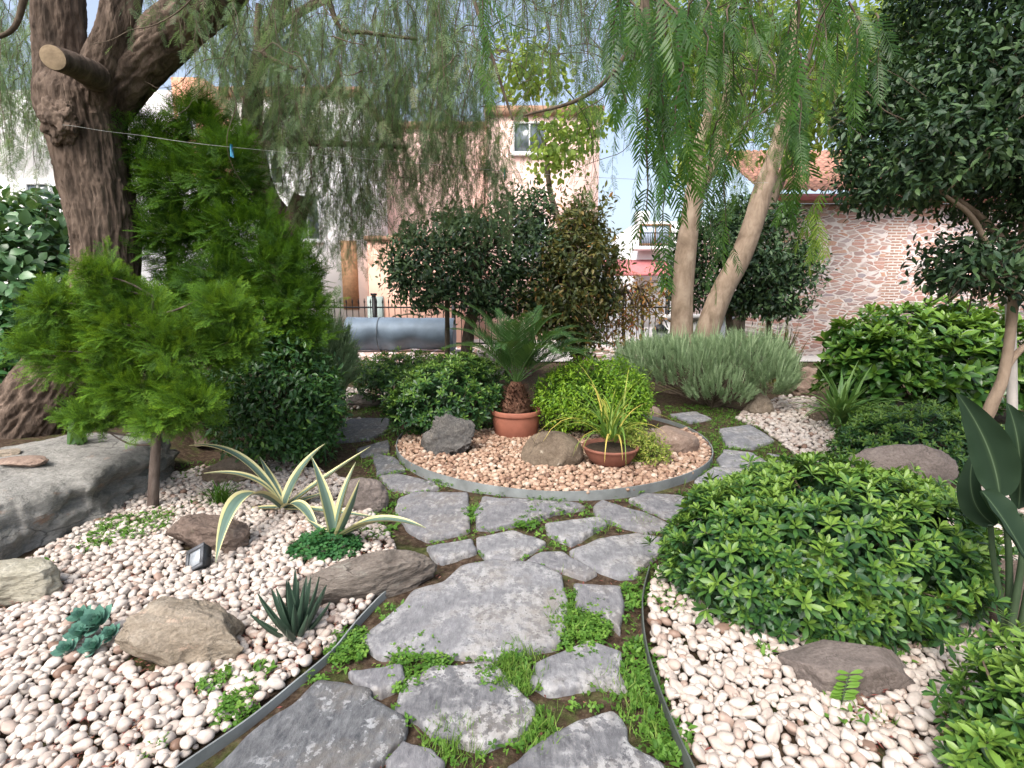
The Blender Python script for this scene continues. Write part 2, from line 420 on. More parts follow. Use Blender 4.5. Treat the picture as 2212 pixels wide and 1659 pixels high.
M_LITTER = tintmat('leaf_litter_bits', [(0, (.06,.024,.018)), (.5, (.19,.06,.05)), (.8, (.24,.11,.08)), (1, (.33,.22,.13))], .8, .2)
M_TERRA = plain('terracotta', (.33,.125,.082), .7, 0, .16, 9, .1)
M_TERRAD = plain('terracotta_dark', (.24,.098,.068), .6, 0, .16, 9, .1)
M_PEAT = plain('potting_soil', (.045,.03,.02), .95, 0, .4, 40, .6)
M_EDGE = plain('galvanised_edging', (.25,.27,.27), .55, .2, .3, 5, .15)
M_EDGEB = plain('dark_edging', (.085,.095,.085), .6, .1, .3, 7, .1)
M_IRON = plain('black_iron', (.02,.02,.021), .5, .5, .2)
M_TANK = plain('blue_grey_sheet', (.12,.16,.205), .55, .1, .18, 4, .1)
M_WHITE = plain('white_plaster', (.78,.77,.76), .85, 0, .05, 1.5, .1)
M_PINK = plain('pink_plaster', (.74,.52,.46), .9, 0, .07, 1.2, .1)
M_PINK2 = plain('salmon_plaster', (.66,.40,.31), .9, 0, .07, 1.2, .1)
M_BROWNT = plain('brown_trim', (.30,.18,.12), .8, 0, .15)
M_WOODD = plain('wood_brown', (.25,.14,.075), .7, 0, .25, 12, .2)
M_GLASS = plain('window_glass', (.10,.125,.14), .12, 0, .2, 2, 0, .6)
M_FRAME = plain('white_frame', (.72,.73,.74), .5, 0, .05)
def tilemat():
    m, n, b = mk('roof_tile'); co = coords(n)
    br = N(n, 'ShaderNodeTexBrick'); br.offset = 0.; br.inputs['Scale'].default_value = 1.; br.inputs['Mortar Size'].default_value = .012; br.inputs['Brick Width'].default_value = .22; br.inputs['Row Height'].default_value = .2125
    br.inputs['Color1'].default_value = (.46,.21,.145,1); br.inputs['Color2'].default_value = (.33,.14,.10,1); br.inputs['Mortar'].default_value = (.17,.08,.06,1)
    n.links.new(co, br.inputs['Vector']); f = noise(n, co, 9, 6)
    c = mixc(n, .4, br.outputs['Color'], ramp(n, f.outputs[0], [(.35, (.25,.13,.10)), (.65, (.55,.33,.25))]).outputs[0])
    n.links.new(c, b.inputs['Base Color']); b.inputs['Roughness'].default_value = .9; return m
M_TILE = tilemat()
M_GUT = plain('red_gutter', (.33,.10,.09), .5, 0, .15)
M_CURT = plain('blue_grey_curtain', (.35,.42,.52), .7, 0, .15)
M_AWN = plain('red_awning', (.50,.17,.17), .8, 0, .15)
M_PLASB = plain('blue_plastic', (.02,.17,.28), .4, 0, .1)
M_PLASG = plain('teal_plastic', (.03,.22,.24), .4, 0, .1)
M_CORD = plain('pale_cord', (.33,.34,.32), .7, 0, .1)
M_LAMPB = plain('lamp_black', (.035,.037,.04), .45, .2, .2)
M_LENS = plain('frosted_lens', (.34,.37,.40), .25, 0, .15, 30, 0, .5)
M_PAVE = plain('street_paving', (.42,.40,.38), .9, 0, .15, 3, .2)
M_MORTAR_WALL = None
def stonewallmat(name, sx=1.0, quoin=None, wl=.82):
    """rubble masonry: flat stones in wide pale mortar; a column of thin bricks at quoin"""
    m, n, b = mk(name)
    tc = n.nodes.new('ShaderNodeTexCoord'); sp = n.nodes.new('ShaderNodeSeparateXYZ'); n.links.new(tc.outputs['Object'], sp.inputs[0])
    wv = noise(n, coords(n, (1, .01, 1)), 2.3, 3)
    cb = n.nodes.new('ShaderNodeCombineXYZ')
    n.links.new(sp.outputs[0], cb.inputs[0]); n.links.new(sp.outputs[2], cb.inputs[2])
    ad = n.nodes.new('ShaderNodeVectorMath'); ad.operation = 'MULTIPLY_ADD'
    n.links.new(wv.outputs['Color'], ad.inputs[0]); ad.inputs[1].default_value = (.35, 0, .12); n.links.new(cb.outputs[0], ad.inputs[2])
    mp = n.nodes.new('ShaderNodeMapping'); mp.inputs['Scale'].default_value = (3.3*sx, 1, 10.*sx); n.links.new(ad.outputs[0], mp.inputs[0])
    v1 = N(n, 'ShaderNodeTexVoronoi', feature='F1', Scale=1., Randomness=.85); v2 = N(n, 'ShaderNodeTexVoronoi', feature='DISTANCE_TO_EDGE', Scale=1., Randomness=.85)
    for v in (v1, v2): n.links.new(mp.outputs[0], v.inputs['Vector'])
    sc = n.nodes.new('ShaderNodeSeparateColor'); n.links.new(v1.outputs['Color'], sc.inputs[0])
    st = ramp(n, sc.outputs[0], [(0, (.40,.29,.27)), (.2, (.54,.32,.26)), (.4, (.50,.29,.24)), (.55, (.52,.42,.39)), (.7, (.58,.34,.24)), (.85, (.38,.33,.35)), (1, (.60,.46,.41))])
    f = noise(n, coords(n), 22, 6, .7)
    stc = mixc(n, .5, st.outputs[0], mixc(n, 1., st.outputs[0], ramp(n, f.outputs[0], [(.3, (.5,.5,.5)), (.7, (1.2,1.2,1.2))]).outputs[0], 'MULTIPLY'))
    th = n.nodes.new('ShaderNodeMath'); th.operation = 'MULTIPLY_ADD'; th.inputs[1].default_value = .12; th.inputs[2].default_value = -.06
    n.links.new(f.outputs[0], th.inputs[0])
    e = n.nodes.new('ShaderNodeMath'); e.operation = 'ADD'; n.links.new(v2.outputs['Distance'], e.inputs[0]); n.links.new(th.outputs[0], e.inputs[1])
    k = ramp(n, e.outputs[0], [(.045, (1,1,1)), (.10, (0,0,0))])
    mor = mixc(n, .5, (.80,.71,.69), ramp(n, f.outputs[0], [(.3, (.58,.53,.49)), (.7, (.76,.71,.67))]).outputs[0])
    c = mixc(n, k.outputs[0], stc, mor)
    if quoin is not None:
        br = N(n, 'ShaderNodeTexBrick'); br.inputs['Scale'].default_value = 1.; br.inputs['Mortar Size'].default_value = .016
        br.inputs['Brick Width'].default_value = .26; br.inputs['Row Height'].default_value = .075
        br.inputs['Color1'].default_value = (.46,.27,.20,1); br.inputs['Color2'].default_value = (.40,.25,.20,1); br.inputs['Mortar'].default_value = (.68,.62,.58,1)
        c2 = n.nodes.new('ShaderNodeCombineXYZ'); n.links.new(sp.outputs[0], c2.inputs[0]); n.links.new(sp.outputs[2], c2.inputs[1]); n.links.new(c2.outputs[0], br.inputs['Vector'])
        # toothed: half width alternates with the height
        sq = n.nodes.new('ShaderNodeMath'); sq.operation = 'SINE'; m2 = n.nodes.new('ShaderNodeMath'); m2.operation = 'MULTIPLY'; m2.inputs[1].default_value = 8.
        n.links.new(sp.outputs[2], m2.inputs[0]); n.links.new(m2.outputs[0], sq.inputs[0])
        sg = n.nodes.new('ShaderNodeMath'); sg.operation = 'GREATER_THAN'; sg.inputs[1].default_value = 0; n.links.new(sq.outputs[0], sg.inputs[0])
        hw = n.nodes.new('ShaderNodeMath'); hw.operation = 'MULTIPLY_ADD'; hw.inputs[1].default_value = .12; hw.inputs[2].default_value = .14; n.links.new(sg.outputs[0], hw.inputs[0])
        dx = n.nodes.new('ShaderNodeMath'); dx.operation = 'SUBTRACT'; n.links.new(sp.outputs[0], dx.inputs[0]); dx.inputs[1].default_value = quoin
        ab = n.nodes.new('ShaderNodeMath'); ab.operation = 'ABSOLUTE'; n.links.new(dx.outputs[0], ab.inputs[0])
        lt = n.nodes.new('ShaderNodeMath'); lt.operation = 'LESS_THAN'; n.links.new(ab.outputs[0], lt.inputs[0]); n.links.new(hw.outputs[0], lt.inputs[1])
        c = mixc(n, lt.outputs[0], c, br.outputs['Color'])
    n.links.new(c, b.inputs['Base Color']); b.inputs['Roughness'].default_value = .95; b.inputs['Specular IOR Level'].default_value = .1
    iv = n.nodes.new('ShaderNodeMath'); iv.operation = 'SUBTRACT'; iv.inputs[0].default_value = 1.; n.links.new(k.outputs[0], iv.inputs[1])
    bump(n, b, iv.outputs[0], .6, .03)
    return m

# ------------------------------------------------------------------ GROUND
RC = np.array([.42, 5.35]); RR = 1.625      # round island bed
def make_ground():
    xs = np.concatenate([[-900, -200, -60, -25, -12], np.arange(-7, 7.01, .1), [12, 25, 60, 200, 900]])
    ys = np.concatenate([[-300, -40, -10, -3, 0], np.arange(.6, 13.01, .1), [16, 22, 40, 90, 300, 1200]])
    X, Y = np.meshgrid(xs, ys, indexing='ij')
    p = np.stack([X, Y, 0*X], -1)
    near = sstep(9, 6.5, np.abs(X))*sstep(14, 12.5, Y)*sstep(.2, .6, Y)
    Z = gh(X, Y) + near*(fbm(p*2.2, 4, 3)*.008)-.006
    V = np.stack([X, Y, Z], -1).reshape(-1, 3)
    a, b = len(xs), len(ys)
    i, j = np.meshgrid(np.arange(a-1), np.arange(b-1), indexing='ij')
    Fc = np.stack([i*b+j, (i+1)*b+j, (i+1)*b+j+1, i*b+j+1], -1).reshape(-1, 4)
    o = obj('ground', V, Fc, M_SOIL); o['kind'] = 'structure'; tag(o, 'brown garden soil with moss under the whole garden', 'ground')
make_ground()
def sheet(name, x0, y0, x1, y1, z, mat, label, cat):
    V = [(x0,y0,z),(x1,y0,z),(x1,y1,z),(x0,y1,z)]
    o = obj(name, V, [(0,1,2,3)], mat); o['kind'] = 'structure'; tag(o, label, cat)
sheet('street', -60, 12.6, 60, 90, .02, M_PAVE, 'pale street paving beyond the garden fence', 'street')

# ------------------------------------------------------------------ FLAGSTONES
def inpoly(poly, x, y):
    r = np.zeros(np.shape(x), bool); n = len(poly); j = n-1
    for i in range(n):
        xi, yi = poly[i]; xj, yj = poly[j]
        c = ((yi > y) != (yj > y)) & (x < (xj-xi)*(y-yi)/(yj-yi+1e-12)+xi)
        r ^= c; j = i
    return r
def resample(poly, m, wob, seed, rnd=2):
    p = np.array(poly, float); q = np.vstack([p, p[:1]])
    s = np.concatenate([[0], np.cumsum(np.linalg.norm(np.diff(q, axis=0), axis=1))])
    u = np.linspace(0, s[-1], m, endpoint=False)
    x = np.interp(u, s, q[:, 0]); y = np.interp(u, s, q[:, 1])
    for _ in range(rnd):   # round the corners a little
        x = .5*x+.25*(np.roll(x, 1)+np.roll(x, -1)); y = .5*y+.25*(np.roll(y, 1)+np.roll(y, -1))
    n1 = fbm(np.stack([x*9, y*9, 0*x+seed], -1), 4, seed); n2 = fbm(np.stack([x*9, y*9, 0*x+seed+50], -1), 4, seed+5)
    return np.stack([x+wob*n1, y+wob*n2], -1)
FLAGS = []
def flagstone(px, mat, label, top=.03, seed=1, grow=1.11):
    w = np.array([G(a, b)[:2] for a, b in px])
    w = w.mean(0)+(w-w.mean(0))*grow; out = resample(w, 110, .010, seed, 1); FLAGS.append(out)
    c = out.mean(0); m = len(out)
    V = []; Fc = []
    size = np.linalg.norm(out-c, axis=1).mean()
    rings = [(1.0, -.03, 0), (1.0, top-.012, 0), (max(1-.010/size, .94), top-.003, .6), (max(1-.03/size, .87), top, 1), (.78, top, 1), (.62, top, 1), (.45, top, 1), (.28, top, 1), (.12, top, 1)]
    for s, z, nz in rings:
        q = c+(out-c)*s
        zz = z+nz*(.0035*fbm(np.stack([q[:, 0]*6, q[:, 1]*6, 0*q[:, 0]+seed], -1), 4, seed)+.0018*np.round(2*fbm(np.stack([q[:, 0]*2.2, q[:, 1]*5, 0*q[:, 0]], -1), 2, seed+3)))
        V.append(np.column_stack([q, zz]))
    V = np.vstack(V); K = len(rings)
    for k in range(K-1):
        for i in range(m):
            j = (i+1) % m; Fc.append((k*m+i, k*m+j, (k+1)*m+j, (k+1)*m+i))
    Fc.append(tuple((K-1)*m+i for i in range(m)))
    o = obj('flagstone', V, Fc, mat, smooth=True)
    tag(o, label, 'flagstone', 'slate flagstones of the garden path')
    return o
FL = [
 ([(489,1659),(569,1586),(649,1531),(689,1486),(794,1506),(789,1526),(869,1571),(861,1598),(804,1659),(770,1720),(420,1720)], M_SL_DARK, 'large dark slate flagstone along the left metal edging, nearest the viewer'),
 ([(899,1476),(944,1456),(1059,1448),(1089,1486),(1139,1531),(1134,1561),(1114,1591),(1034,1616),(944,1596),(914,1561),(869,1546),(879,1506)], M_SL_MOT, 'dark flagstone blotched with white lichen below the biggest pale slab'),
 ([(1109,1659),(1164,1626),(1249,1576),(1319,1551),(1349,1586),(1349,1616),(1424,1659),(1420,1730),(1080,1730)], M_SL_MOT, 'lichen-spotted flagstone cut by the bottom edge near the right edging'),
 ([(1154,1481),(1169,1446),(1269,1396),(1339,1421),(1330,1460),(1344,1501),(1284,1491),(1189,1501)], M_SL_PALE, 'pale pitted flagstone between tall grass and the right edging'),
 ([(804,1386),(874,1326),(899,1291),(964,1271),(999,1236),(1069,1226),(1149,1231),(1199,1256),(1209,1316),(1199,1366),(1189,1396),(1119,1406),(1069,1426),(1019,1416),(944,1411),(849,1416)], M_SL_PALE, 'biggest pale grey flagstone with dark pits in the middle of the path'),
 ([(1244,1274),(1341,1278),(1344,1311),(1334,1366),(1309,1341),(1249,1326)], M_SL_GREY, 'small squarish flagstone right of the biggest slab, ringed by weeds'),
 ([(759,1466),(869,1451),(874,1476),(824,1506),(794,1496)], M_SL_GREY, 'small broken flagstone fragment above the large dark slate'),
 ([(839,1659),(874,1616),(934,1636),(959,1659),(930,1710),(845,1710)], M_SL_GREY, 'little flagstone at the bottom edge between two dark slabs'),
 ([(868,1085),(896,1073),(1004,1073),(1008,1141),(1004,1149),(924,1167),(888,1149),(860,1105)], M_SL_GREY, 'grey flagstone below the ring edging, left of a weedy joint'),
 ([(1044,1089),(1048,1081),(1236,1093),(1252,1101),(1184,1113),(1144,1129),(1064,1143),(1040,1141),(1032,1117)], M_SL_GREY, 'long flagstone tapering rightwards directly below the ring edging'),
 ([(1184,1137),(1288,1125),(1304,1137),(1232,1179),(1212,1169),(1188,1153)], M_SL_PALE, 'small wedge flagstone below the long tapering slab'),
 ([(1036,1169),(1104,1153),(1172,1177),(1144,1197),(1108,1217),(1048,1205),(1036,1189)], M_SL_PALE, 'rounded pale flagstone just above the biggest slab'),
 ([(925,1189),(1016,1173),(1024,1197),(956,1217),(940,1213)], M_SL_PALE, 'narrow pale flagstone at the tip of the log-shaped rock'),
 ([(1240,1197),(1296,1173),(1376,1161),(1448,1173),(1452,1189),(1436,1193),(1396,1217),(1372,1245),(1340,1247),(1276,1225)], M_SL_PALE, 'broad pale flagstone against the large rounded shrub'),
 ([(1144,1217),(1172,1201),(1216,1201),(1280,1241),(1260,1251),(1200,1235)], M_SL_GREY, 'thin sliver flagstone squeezed beside the upper right of the biggest slab'),
 ([(1284,1101),(1304,1089),(1396,1117),(1448,1141),(1392,1151),(1340,1137),(1296,1121)], M_SL_GREY, 'slanting flagstone between the long tapering slab and the shrub-side slab'),
 ([(1368,1085),(1396,1073),(1504,1077),(1516,1109),(1500,1137),(1432,1117)], M_SL_GREY, 'flagstone under the right curve of the ring edging'),
 ([(824,1035),(860,1030),(930,1045),(944,1057),(900,1066),(850,1060)], M_SL_GREY, 'half-buried flagstone strewn with litter at left foot of the ring'),
 ([(808,985),(852,993),(872,1017),(816,1027)], M_SL_DARK, 'dark flagstone between the agave and the ring edging'),
 ([(774,975),(836,955),(840,975),(784,987)], M_SL_DARK, 'small dark flagstone between two others left of the ring'),
 ([(727,937),(760,909),(836,909),(832,933),(796,949),(736,953)], M_SL_DARK, 'dark flagstone farthest back on the left branch of the path'),
 ([(1507,1043),(1545,1015),(1640,1020),(1679,1043),(1623,1057),(1529,1054)], M_SL_PALE, 'wide pale flagstone behind the large rounded shrub'),
 ([(1553,996),(1567,977),(1620,983),(1650,1000),(1607,1010),(1560,1012)], M_SL_PALE, 'flat pale flagstone second up the right branch of the path'),
 ([(1557,932),(1618,923),(1668,954),(1623,970),(1573,965)], M_SL_PALE, 'pale four-sided flagstone third up the right branch of the path'),
 ([(1451,898),(1501,893),(1534,907),(1490,915)], M_SL_PALE, 'bluish flagstone farthest back, below the grey-green lavender'),
 ([(1660,985),(1701,990),(1705,1006),(1672,1008)], M_SL_GREY, 'tiny flagstone sunk in weeds beside the gravel on the right'),
]
for i, (px, m, lb) in enumerate(FL): flagstone(px, m, lb, .032 if i < 8 else .028, i+1)

# ------------------------------------------------------------------ ROCKS
CS = {n: cubesphere(n) for n in (4, 6, 40)}
ROCKS = []
def rock(px, base_py, w_px, h_px, mat, label, depth=.6, rot=0, flat=0., seed=1, rough=.16, cuts=5, freq=1.3, tilt=(0, 0), z0=None, sharp=.0, name='rock', peak=0., Yoff=0., cat='rock', group='boulders and rocks set in the beds'):
    """rock whose front foot stands at picture point (px, base_py); depth = depth over width"""
    z0 = 0. if z0 is None else z0
    f = G(px, base_py, z0); sc = mpp(px, base_py, f[1])
    rx = w_px*sc/2; ry = rx*depth
    # part of the height in the picture is the top surface going away
    el = math.atan2(CAMH, f[1])
    H = max((h_px*sc - 1.1*ry*math.sin(el))/math.cos(el), .25*h_px*sc)
    rz = H/1.55
    yc = f[1]+ry*.92+Yoff; c = np.array([f[0]*yc/f[1], yc, z0+H-rz])
    V, Fc = CS[40]
    r0 = random.Random(seed)
    U = V.copy()
    # plane cuts give facets
    for k in range(cuts):
        d = norm(np.array([r0.gauss(0,1), r0.gauss(0,1), r0.gauss(.2,.8)])); lim = r0.uniform(.55, .85)
        s = U@d; U = U-np.maximum(s-lim, 0)[:, None]*d*.92
    q = U*freq+seed*3.1
    n_ = fbm(q, 5, seed, .5)
    rid = 1-np.abs(fbm(q*1.7+4, 4, seed+3))*2
    U = U*(1+rough*n_+rough*.45*rid)[:, None]
    if flat: U[:, 2] = np.where(U[:, 2] > flat, flat+(U[:, 2]-flat)*.25, U[:, 2])
    if peak: U[:, :2] *= (1-peak*np.clip(U[:, 2:3]+.35, 0, 1.2))
    W = U*np.array([rx, ry, rz])
    ca, sa = cos(rot), sin(rot)
    ty, tx = tilt
    W = W@np.array([[cos(ty),0,-sin(ty)],[0,1,0],[sin(ty),0,cos(ty)]]).T
    W = W@np.array([[ca,-sa,0],[sa,ca,0],[0,0,1]]).T
    W = W+c
    o = obj(name, W, Fc, mat); tag(o, label, cat, group)
    ROCKS.append((c[0], c[1], rx*.9, ry*.9)); return o
def slab_rock(corners, z_top, mat, label, seed=1, name='boulder', z0=-.05, rough=.05, edge=.1):
    """boulder with a flat top on a ground outline (world xy)"""
    out = resample(corners, 300, .03, seed); c = out.mean(0); m = len(out)
    V = []; Fc = []
    prof = [(1.04, 0), (1.05, .08), (1.05, .15), (1.045, .22), (1.03, .3), (1.04, .36), (1.045, .42), (1.02, .48), (1.0, .55), (1.005, .62), (1.01, .7), (1., .78), (.985, .86), (.955, .95), (.9, 1.0), (.8, 1.0), (.68, 1.0), (.55, 1.0), (.4, 1.0), (.25, 1.0), (.1, 1.0)]
    for k, (s, h) in enumerate(prof):
        q = c+(out-c)*s
        zt = np.array([z_top(a, b) for a, b in q]) if callable(z_top) else z_top
        z = z0+(zt-z0)*h
        p3 = np.column_stack([q, np.full(m, 0.)+z])
        nn = fbm(p3*np.array([2.6, 2.6, 7.]), 5, seed)
        lat = np.clip(1-abs(h-.55)*.9, 0, 1)
        nn = nn+.9*(.6-np.abs(fbm(p3*np.array([4., 4., 11.]), 4, seed+31)))+.5*np.round(2*fbm(p3*np.array([1.5, 1.5, 6.]), 2, seed+41))*.5
        q = q+(q-c)/np.linalg.norm(q-c, axis=1, keepdims=True)*(nn*rough*lat*(h < 1))[:, None]
        z = z+(.035*fbm(p3*np.array([2.2, 2.2, 1.]), 5, seed+7) if h > .9 else .01*nn)
        V.append(np.column_stack([q, z]))
    K = len(prof)
    for k in range(K-1):
        for i in range(m):
            j = (i+1) % m; Fc.append((k*m+i, k*m+j, (k+1)*m+j, (k+1)*m+i))
    Fc.append(tuple((K-1)*m+i for i in range(m)))
    o = obj(name, np.vstack(V), Fc, mat); tag(o, label, 'boulder', 'boulders and rocks set in the beds')
    ROCKS.append((c[0], c[1], np.ptp(out[:, 0])*.48, np.ptp(out[:, 1])*.48)); return o
slab_rock([(-3.0,2.72),(-2.93,3.1),(-2.86,3.5),(-2.92,3.9),(-2.98,4.2),(-3.15,4.42),(-3.6,4.35),(-4.1,3.9),(-4.4,3.2),(-4.2,2.75),(-3.6,2.62)],
          lambda x, y: .345+.03*(y-3.2)-.03*(x+3.2), M_R_SLAB, 'huge flat-topped grey slab boulder beneath the leaning trunk', 3, rough=.07)
rock(30, 1325, 200, 130, M_R_PALE, 'pale grey-green boulder in front of the huge slab at the left edge', .7, seed=4, flat=.5, rough=.12, name='boulder', Yoff=-.02, cat='boulder')
rock(466, 1205, 190, 105, M_R_BROWN, 'dark brown rock behind the small spotlight', .6, seed=8, rough=.12)
rock(400, 1466, 272, 180, M_R_TAN, 'rough tan lichen-crusted boulder among the white pebbles beside the echeverias', .62, seed=12, flat=.45, rough=.2, cuts=8, name='boulder', cat='boulder', tilt=(-.12, 0))
rock(800, 1302, 290, 98, M_R_LOG, 'long log-shaped grey-brown rock where the pebble bed meets the path', .34, rot=.42, seed=15, rough=.15, cuts=3, freq=1.1)
rock(790, 1112, 105, 80, M_R_MAUVE, 'smooth mauve-grey rock behind the right agave rosette', .7, seed=18, rough=.08, cuts=3)
rock(505, 1052, 130, 68, M_R_ROUND, 'rounded brown rock behind the left agave rosette', .6, seed=21, rough=.1, cuts=3)
rock(975, 994, 125, 118, M_R_GREY, 'jagged dark grey rock with a pointed crest in the round bed', .65, seed=26, rough=.22, cuts=7, freq=1.5, peak=.3, tilt=(.22, 0))
rock(1192, 1022, 138, 94, M_R_ROUND, 'large round brown cobble in front of the cycad pot', .75, seed=27, rough=.05, cuts=2, freq=.8)
rock(1450, 990, 115, 78, M_R_PINK, 'smooth pinkish-tan boulder at the right rim of the round bed', .75, seed=30, rough=.06, cuts=3, freq=.8)
rock(1405, 908, 44, 32, M_R_PINK, 'small peach-coloured stone behind the pinkish boulder', .8, seed=33, rough=.06, cuts=3)
rock(1637, 897, 66, 56, M_R_TWO, 'pointed two-toned rock at the foot of the lavender', .7, seed=36, rough=.12, cuts=5, peak=.45)
rock(1736, 858, 76, 62, M_R_PINK, 'pinkish-brown rock behind the pointed one, beside the lavender', .7, seed=39, rough=.14, cuts=6)
rock(1775, 915, 54, 46, M_R_ROUND, 'brown rock half hidden by the strap-leaved clump', .7, seed=42, rough=.1, cuts=4)
rock(1920, 1074, 236, 112, M_R_MAUVE, 'long slanting grey rock edging the trimmed shrub', .3, rot=-.42, seed=45, rough=.08, cuts=4, tilt=(.3, 0))
rock(1822, 1526, 292, 138, M_R_MAUVE, 'flat mauve-brown stone at the foot of the large rounded shrub', .6, rot=-.1, seed=48, rough=.05, cuts=7, flat=.55, tilt=(.08, 0), freq=.9)
rock(2185, 1380, 190, 170, M_R_BROWN, 'brown rock behind the bird-of-paradise stems', .6, seed=51, rough=.1, cuts=5)
rock(785, 882, 86, 34, M_R_LOG, 'flat grey stone at the end of the left path branch', .6, seed=54, rough=.1, cuts=4)
rock(52, 1010, 100, 30, M_R_PINK, 'flat orange-tan stone lying on the slab beside the trunk foot', .5, seed=57, rough=.1, cuts=5, z0=.36, flat=.4)
rock(15, 990, 80, 26, M_R_TAN, 'thin tan stone behind the flat orange one at the left edge', .5, seed=58, rough=.1, cuts=5, z0=.36, flat=.4)
rock(752, 815, 54, 76, M_R_LOG, 'upright squared grey stone block left of the metal tank', .8, seed=60, rough=.06, cuts=6)

# ------------------------------------------------------------------ EDGING STRIPS
def strip(pts, h, th, mat, label, z0=-.02, k=10, group='metal lawn edgings'):
    p = smooth_path(np.array([[a, b, 0, 0] for a, b in pts]), k)[:, :2]
    tn = norm(np.gradient(p, axis=0)); nn = np.stack([-tn[:, 1], tn[:, 0]], -1)
    m = len(p); hh = h+.006*fbm(np.column_stack([p*2.5, 0*p[:, 0]]), 3, 5)
    wob = .006*fbm(np.column_stack([p*1.7, 0*p[:, 0]+4]), 3, 6)
    A = p+nn*(th/2+wob)[:, None] if False else p+nn*th/2+nn*wob[:, None]; B = p-nn*th/2+nn*wob[:, None]
    V = np.vstack([np.column_stack([A, np.full(m, z0)]), np.column_stack([A, hh]), np.column_stack([B, hh]), np.column_stack([B, np.full(m, z0)])])
    Fc = []
    for i in range(m-1):
        for a in range(4):
            b = (a+1) % 4; Fc.append((a*m+i, a*m+i+1, b*m+i+1, b*m+i))
    Fc += [(0, m, 2*m, 3*m), (m-1, 4*m-1, 3*m-1, 2*m-1)]
    o = obj('edging_strip', V, Fc, mat, smooth=False); tag(o, label, 'edging', group)
def g2(l): return [tuple(G(a, b)[:2]) for a, b in l]
EDGE_L = g2([(836,1290),(815,1310),(775,1352),(725,1412),(640,1486),(540,1568),(390,1672),(250,1770)])
EDGE_R = g2([(1402,1240),(1388,1300),(1386,1350),(1392,1410),(1415,1500),(1448,1590),(1488,1680),(1520,1760)])
strip(EDGE_L, .04, .007, M_EDGE, 'straight galvanised edging between the white pebbles and the dark slate')
strip(EDGE_R, .06, .006, M_EDGEB, 'dark bent edging between weeds and the white pebbles under the large shrub')
def ring_strip():
    a = np.linspace(0, 2*pi, 129); mb = MB()
    V = []
    for r, z in ((RR+.004, -.02), (RR+.004, .072), (RR-.004, .072), (RR-.004, -.02)):
        V.append(np.column_stack([RC[0]+r*np.cos(a[:-1]), RC[1]+r*np.sin(a[:-1]), z+(.006*np.sin(5*a[:-1]) if z > 0 else 0*a[:-1])]))
    m = 128; Fc = []
    for i in range(m):
        for k in range(4):
            k2 = (k+1) % 4; j = (i+1) % m; Fc.append((k*m+i, k*m+j, k2*m+j, k2*m+i))
    o = obj('edging_strip', np.vstack(V), Fc, M_EDGE, smooth=True); tag(o, 'ring of grey metal edging round the tan pebble bed', 'edging', 'metal lawn edgings')
    try: o.data.shade_auto_smooth
    except Exception: pass
    o.data.polygons.foreach_set('use_smooth', np.zeros(len(o.data.polygons), bool))
ring_strip()

# ------------------------------------------------------------------ PEBBLES
BED_L = g2([(-420,1800),(-420,1330),(-100,1315),(60,1215),(190,1140),(290,1062),(440,1015),(610,1000),(745,1040),(800,1110),(850,1180),(870,1265),(815,1290),(757,1350),(703,1410),(615,1484),(512,1565),(355,1668),(195,1770)])
BED_R = g2([(1420,1238),(1406,1300),(1406,1350),(1414,1410),(1438,1500),(1475,1590),(1520,1680),(1560,1760),(2600,1760),(2700,1120),(2300,1055),(2040,1062),(1960,1080),(1850,1100),(1650,1150),(1500,1200)])
BED_B = g2([(1585,905),(1690,858),(1760,862),(1810,940),(1800,1000),(1740,1005),(1690,960),(1640,925)])
def poisson(poly, r_of, n, seed, excl=True, extra=None):
    """dart throwing with a size per dart, biggest first, on a hash grid"""
    rg = np.random.default_rng(seed); p = np.array(poly); lo, hi = p.min(0), p.max(0)
    X = rg.uniform(lo[0], hi[0], n); Y = rg.uniform(lo[1], hi[1], n)
    ok = inpoly(poly, X, Y) if extra is None else extra(X, Y)
    if excl:
        for (cx, cy, rx, ry) in ROCKS: ok &= ((X-cx)/rx)**2+((Y-cy)/ry)**2 > .85
    # keep what the picture can show
    ok &= (np.abs(X) < Y*1.12+.25)
    X, Y = X[ok], Y[ok]
    R = r_of(rg, len(X)); o = np.argsort(-R + rg.uniform(0, .004, len(R))); X, Y, R = X[o], Y[o], R[o]
    cell = R.max()*2; grid = {}; keep = []
    for i in range(len(X)):
        gx, gy = int(X[i]//cell), int(Y[i]//cell); bad = False
        for a in (-1, 0, 1):
            for b in (-1, 0, 1):
                for j in grid.get((gx+a, gy+b), ()):
                    if (X[i]-X[j])**2+(Y[i]-Y[j])**2 < (.93*(R[i]+R[j]))**2: bad = True; break
                if bad: break
            if bad: break
        if not bad: grid.setdefault((gx, gy), []).append(i); keep.append(i)
    return X[keep], Y[keep], R[keep], rg
def pebble_xf(rg, X, Y, R, z0):
    n = len(X)
    a = rg.uniform(0, 2*pi, n)
    d = np.stack([np.cos(a), np.sin(a), rg.normal(0, .25, n)], -1)
    up = np.stack([rg.normal(0, .3, n), rg.normal(0, .3, n), np.ones(n)], -1)
    Rm = frames(d, up)
    sc = np.stack([R*rg.uniform(.84, 1.02, n), R*rg.uniform(1.0, 1.5, n), R*rg.uniform(.70, .95, n)], -1)
    pos = np.stack([X, Y, z0+sc[:, 2]*.55+rg.uniform(-.004, .012, n)+gh(X, Y)], -1)
    return Rm, pos, sc
def peb_tpl(n, seed):
    V, Fc = CS[n]; U = V*(1+(.10, .22, .13, .28)[seed % 4]*fbm(V*1.1+seed*5, 2, seed))[:, None]; return U, Fc, np.zeros(len(U))
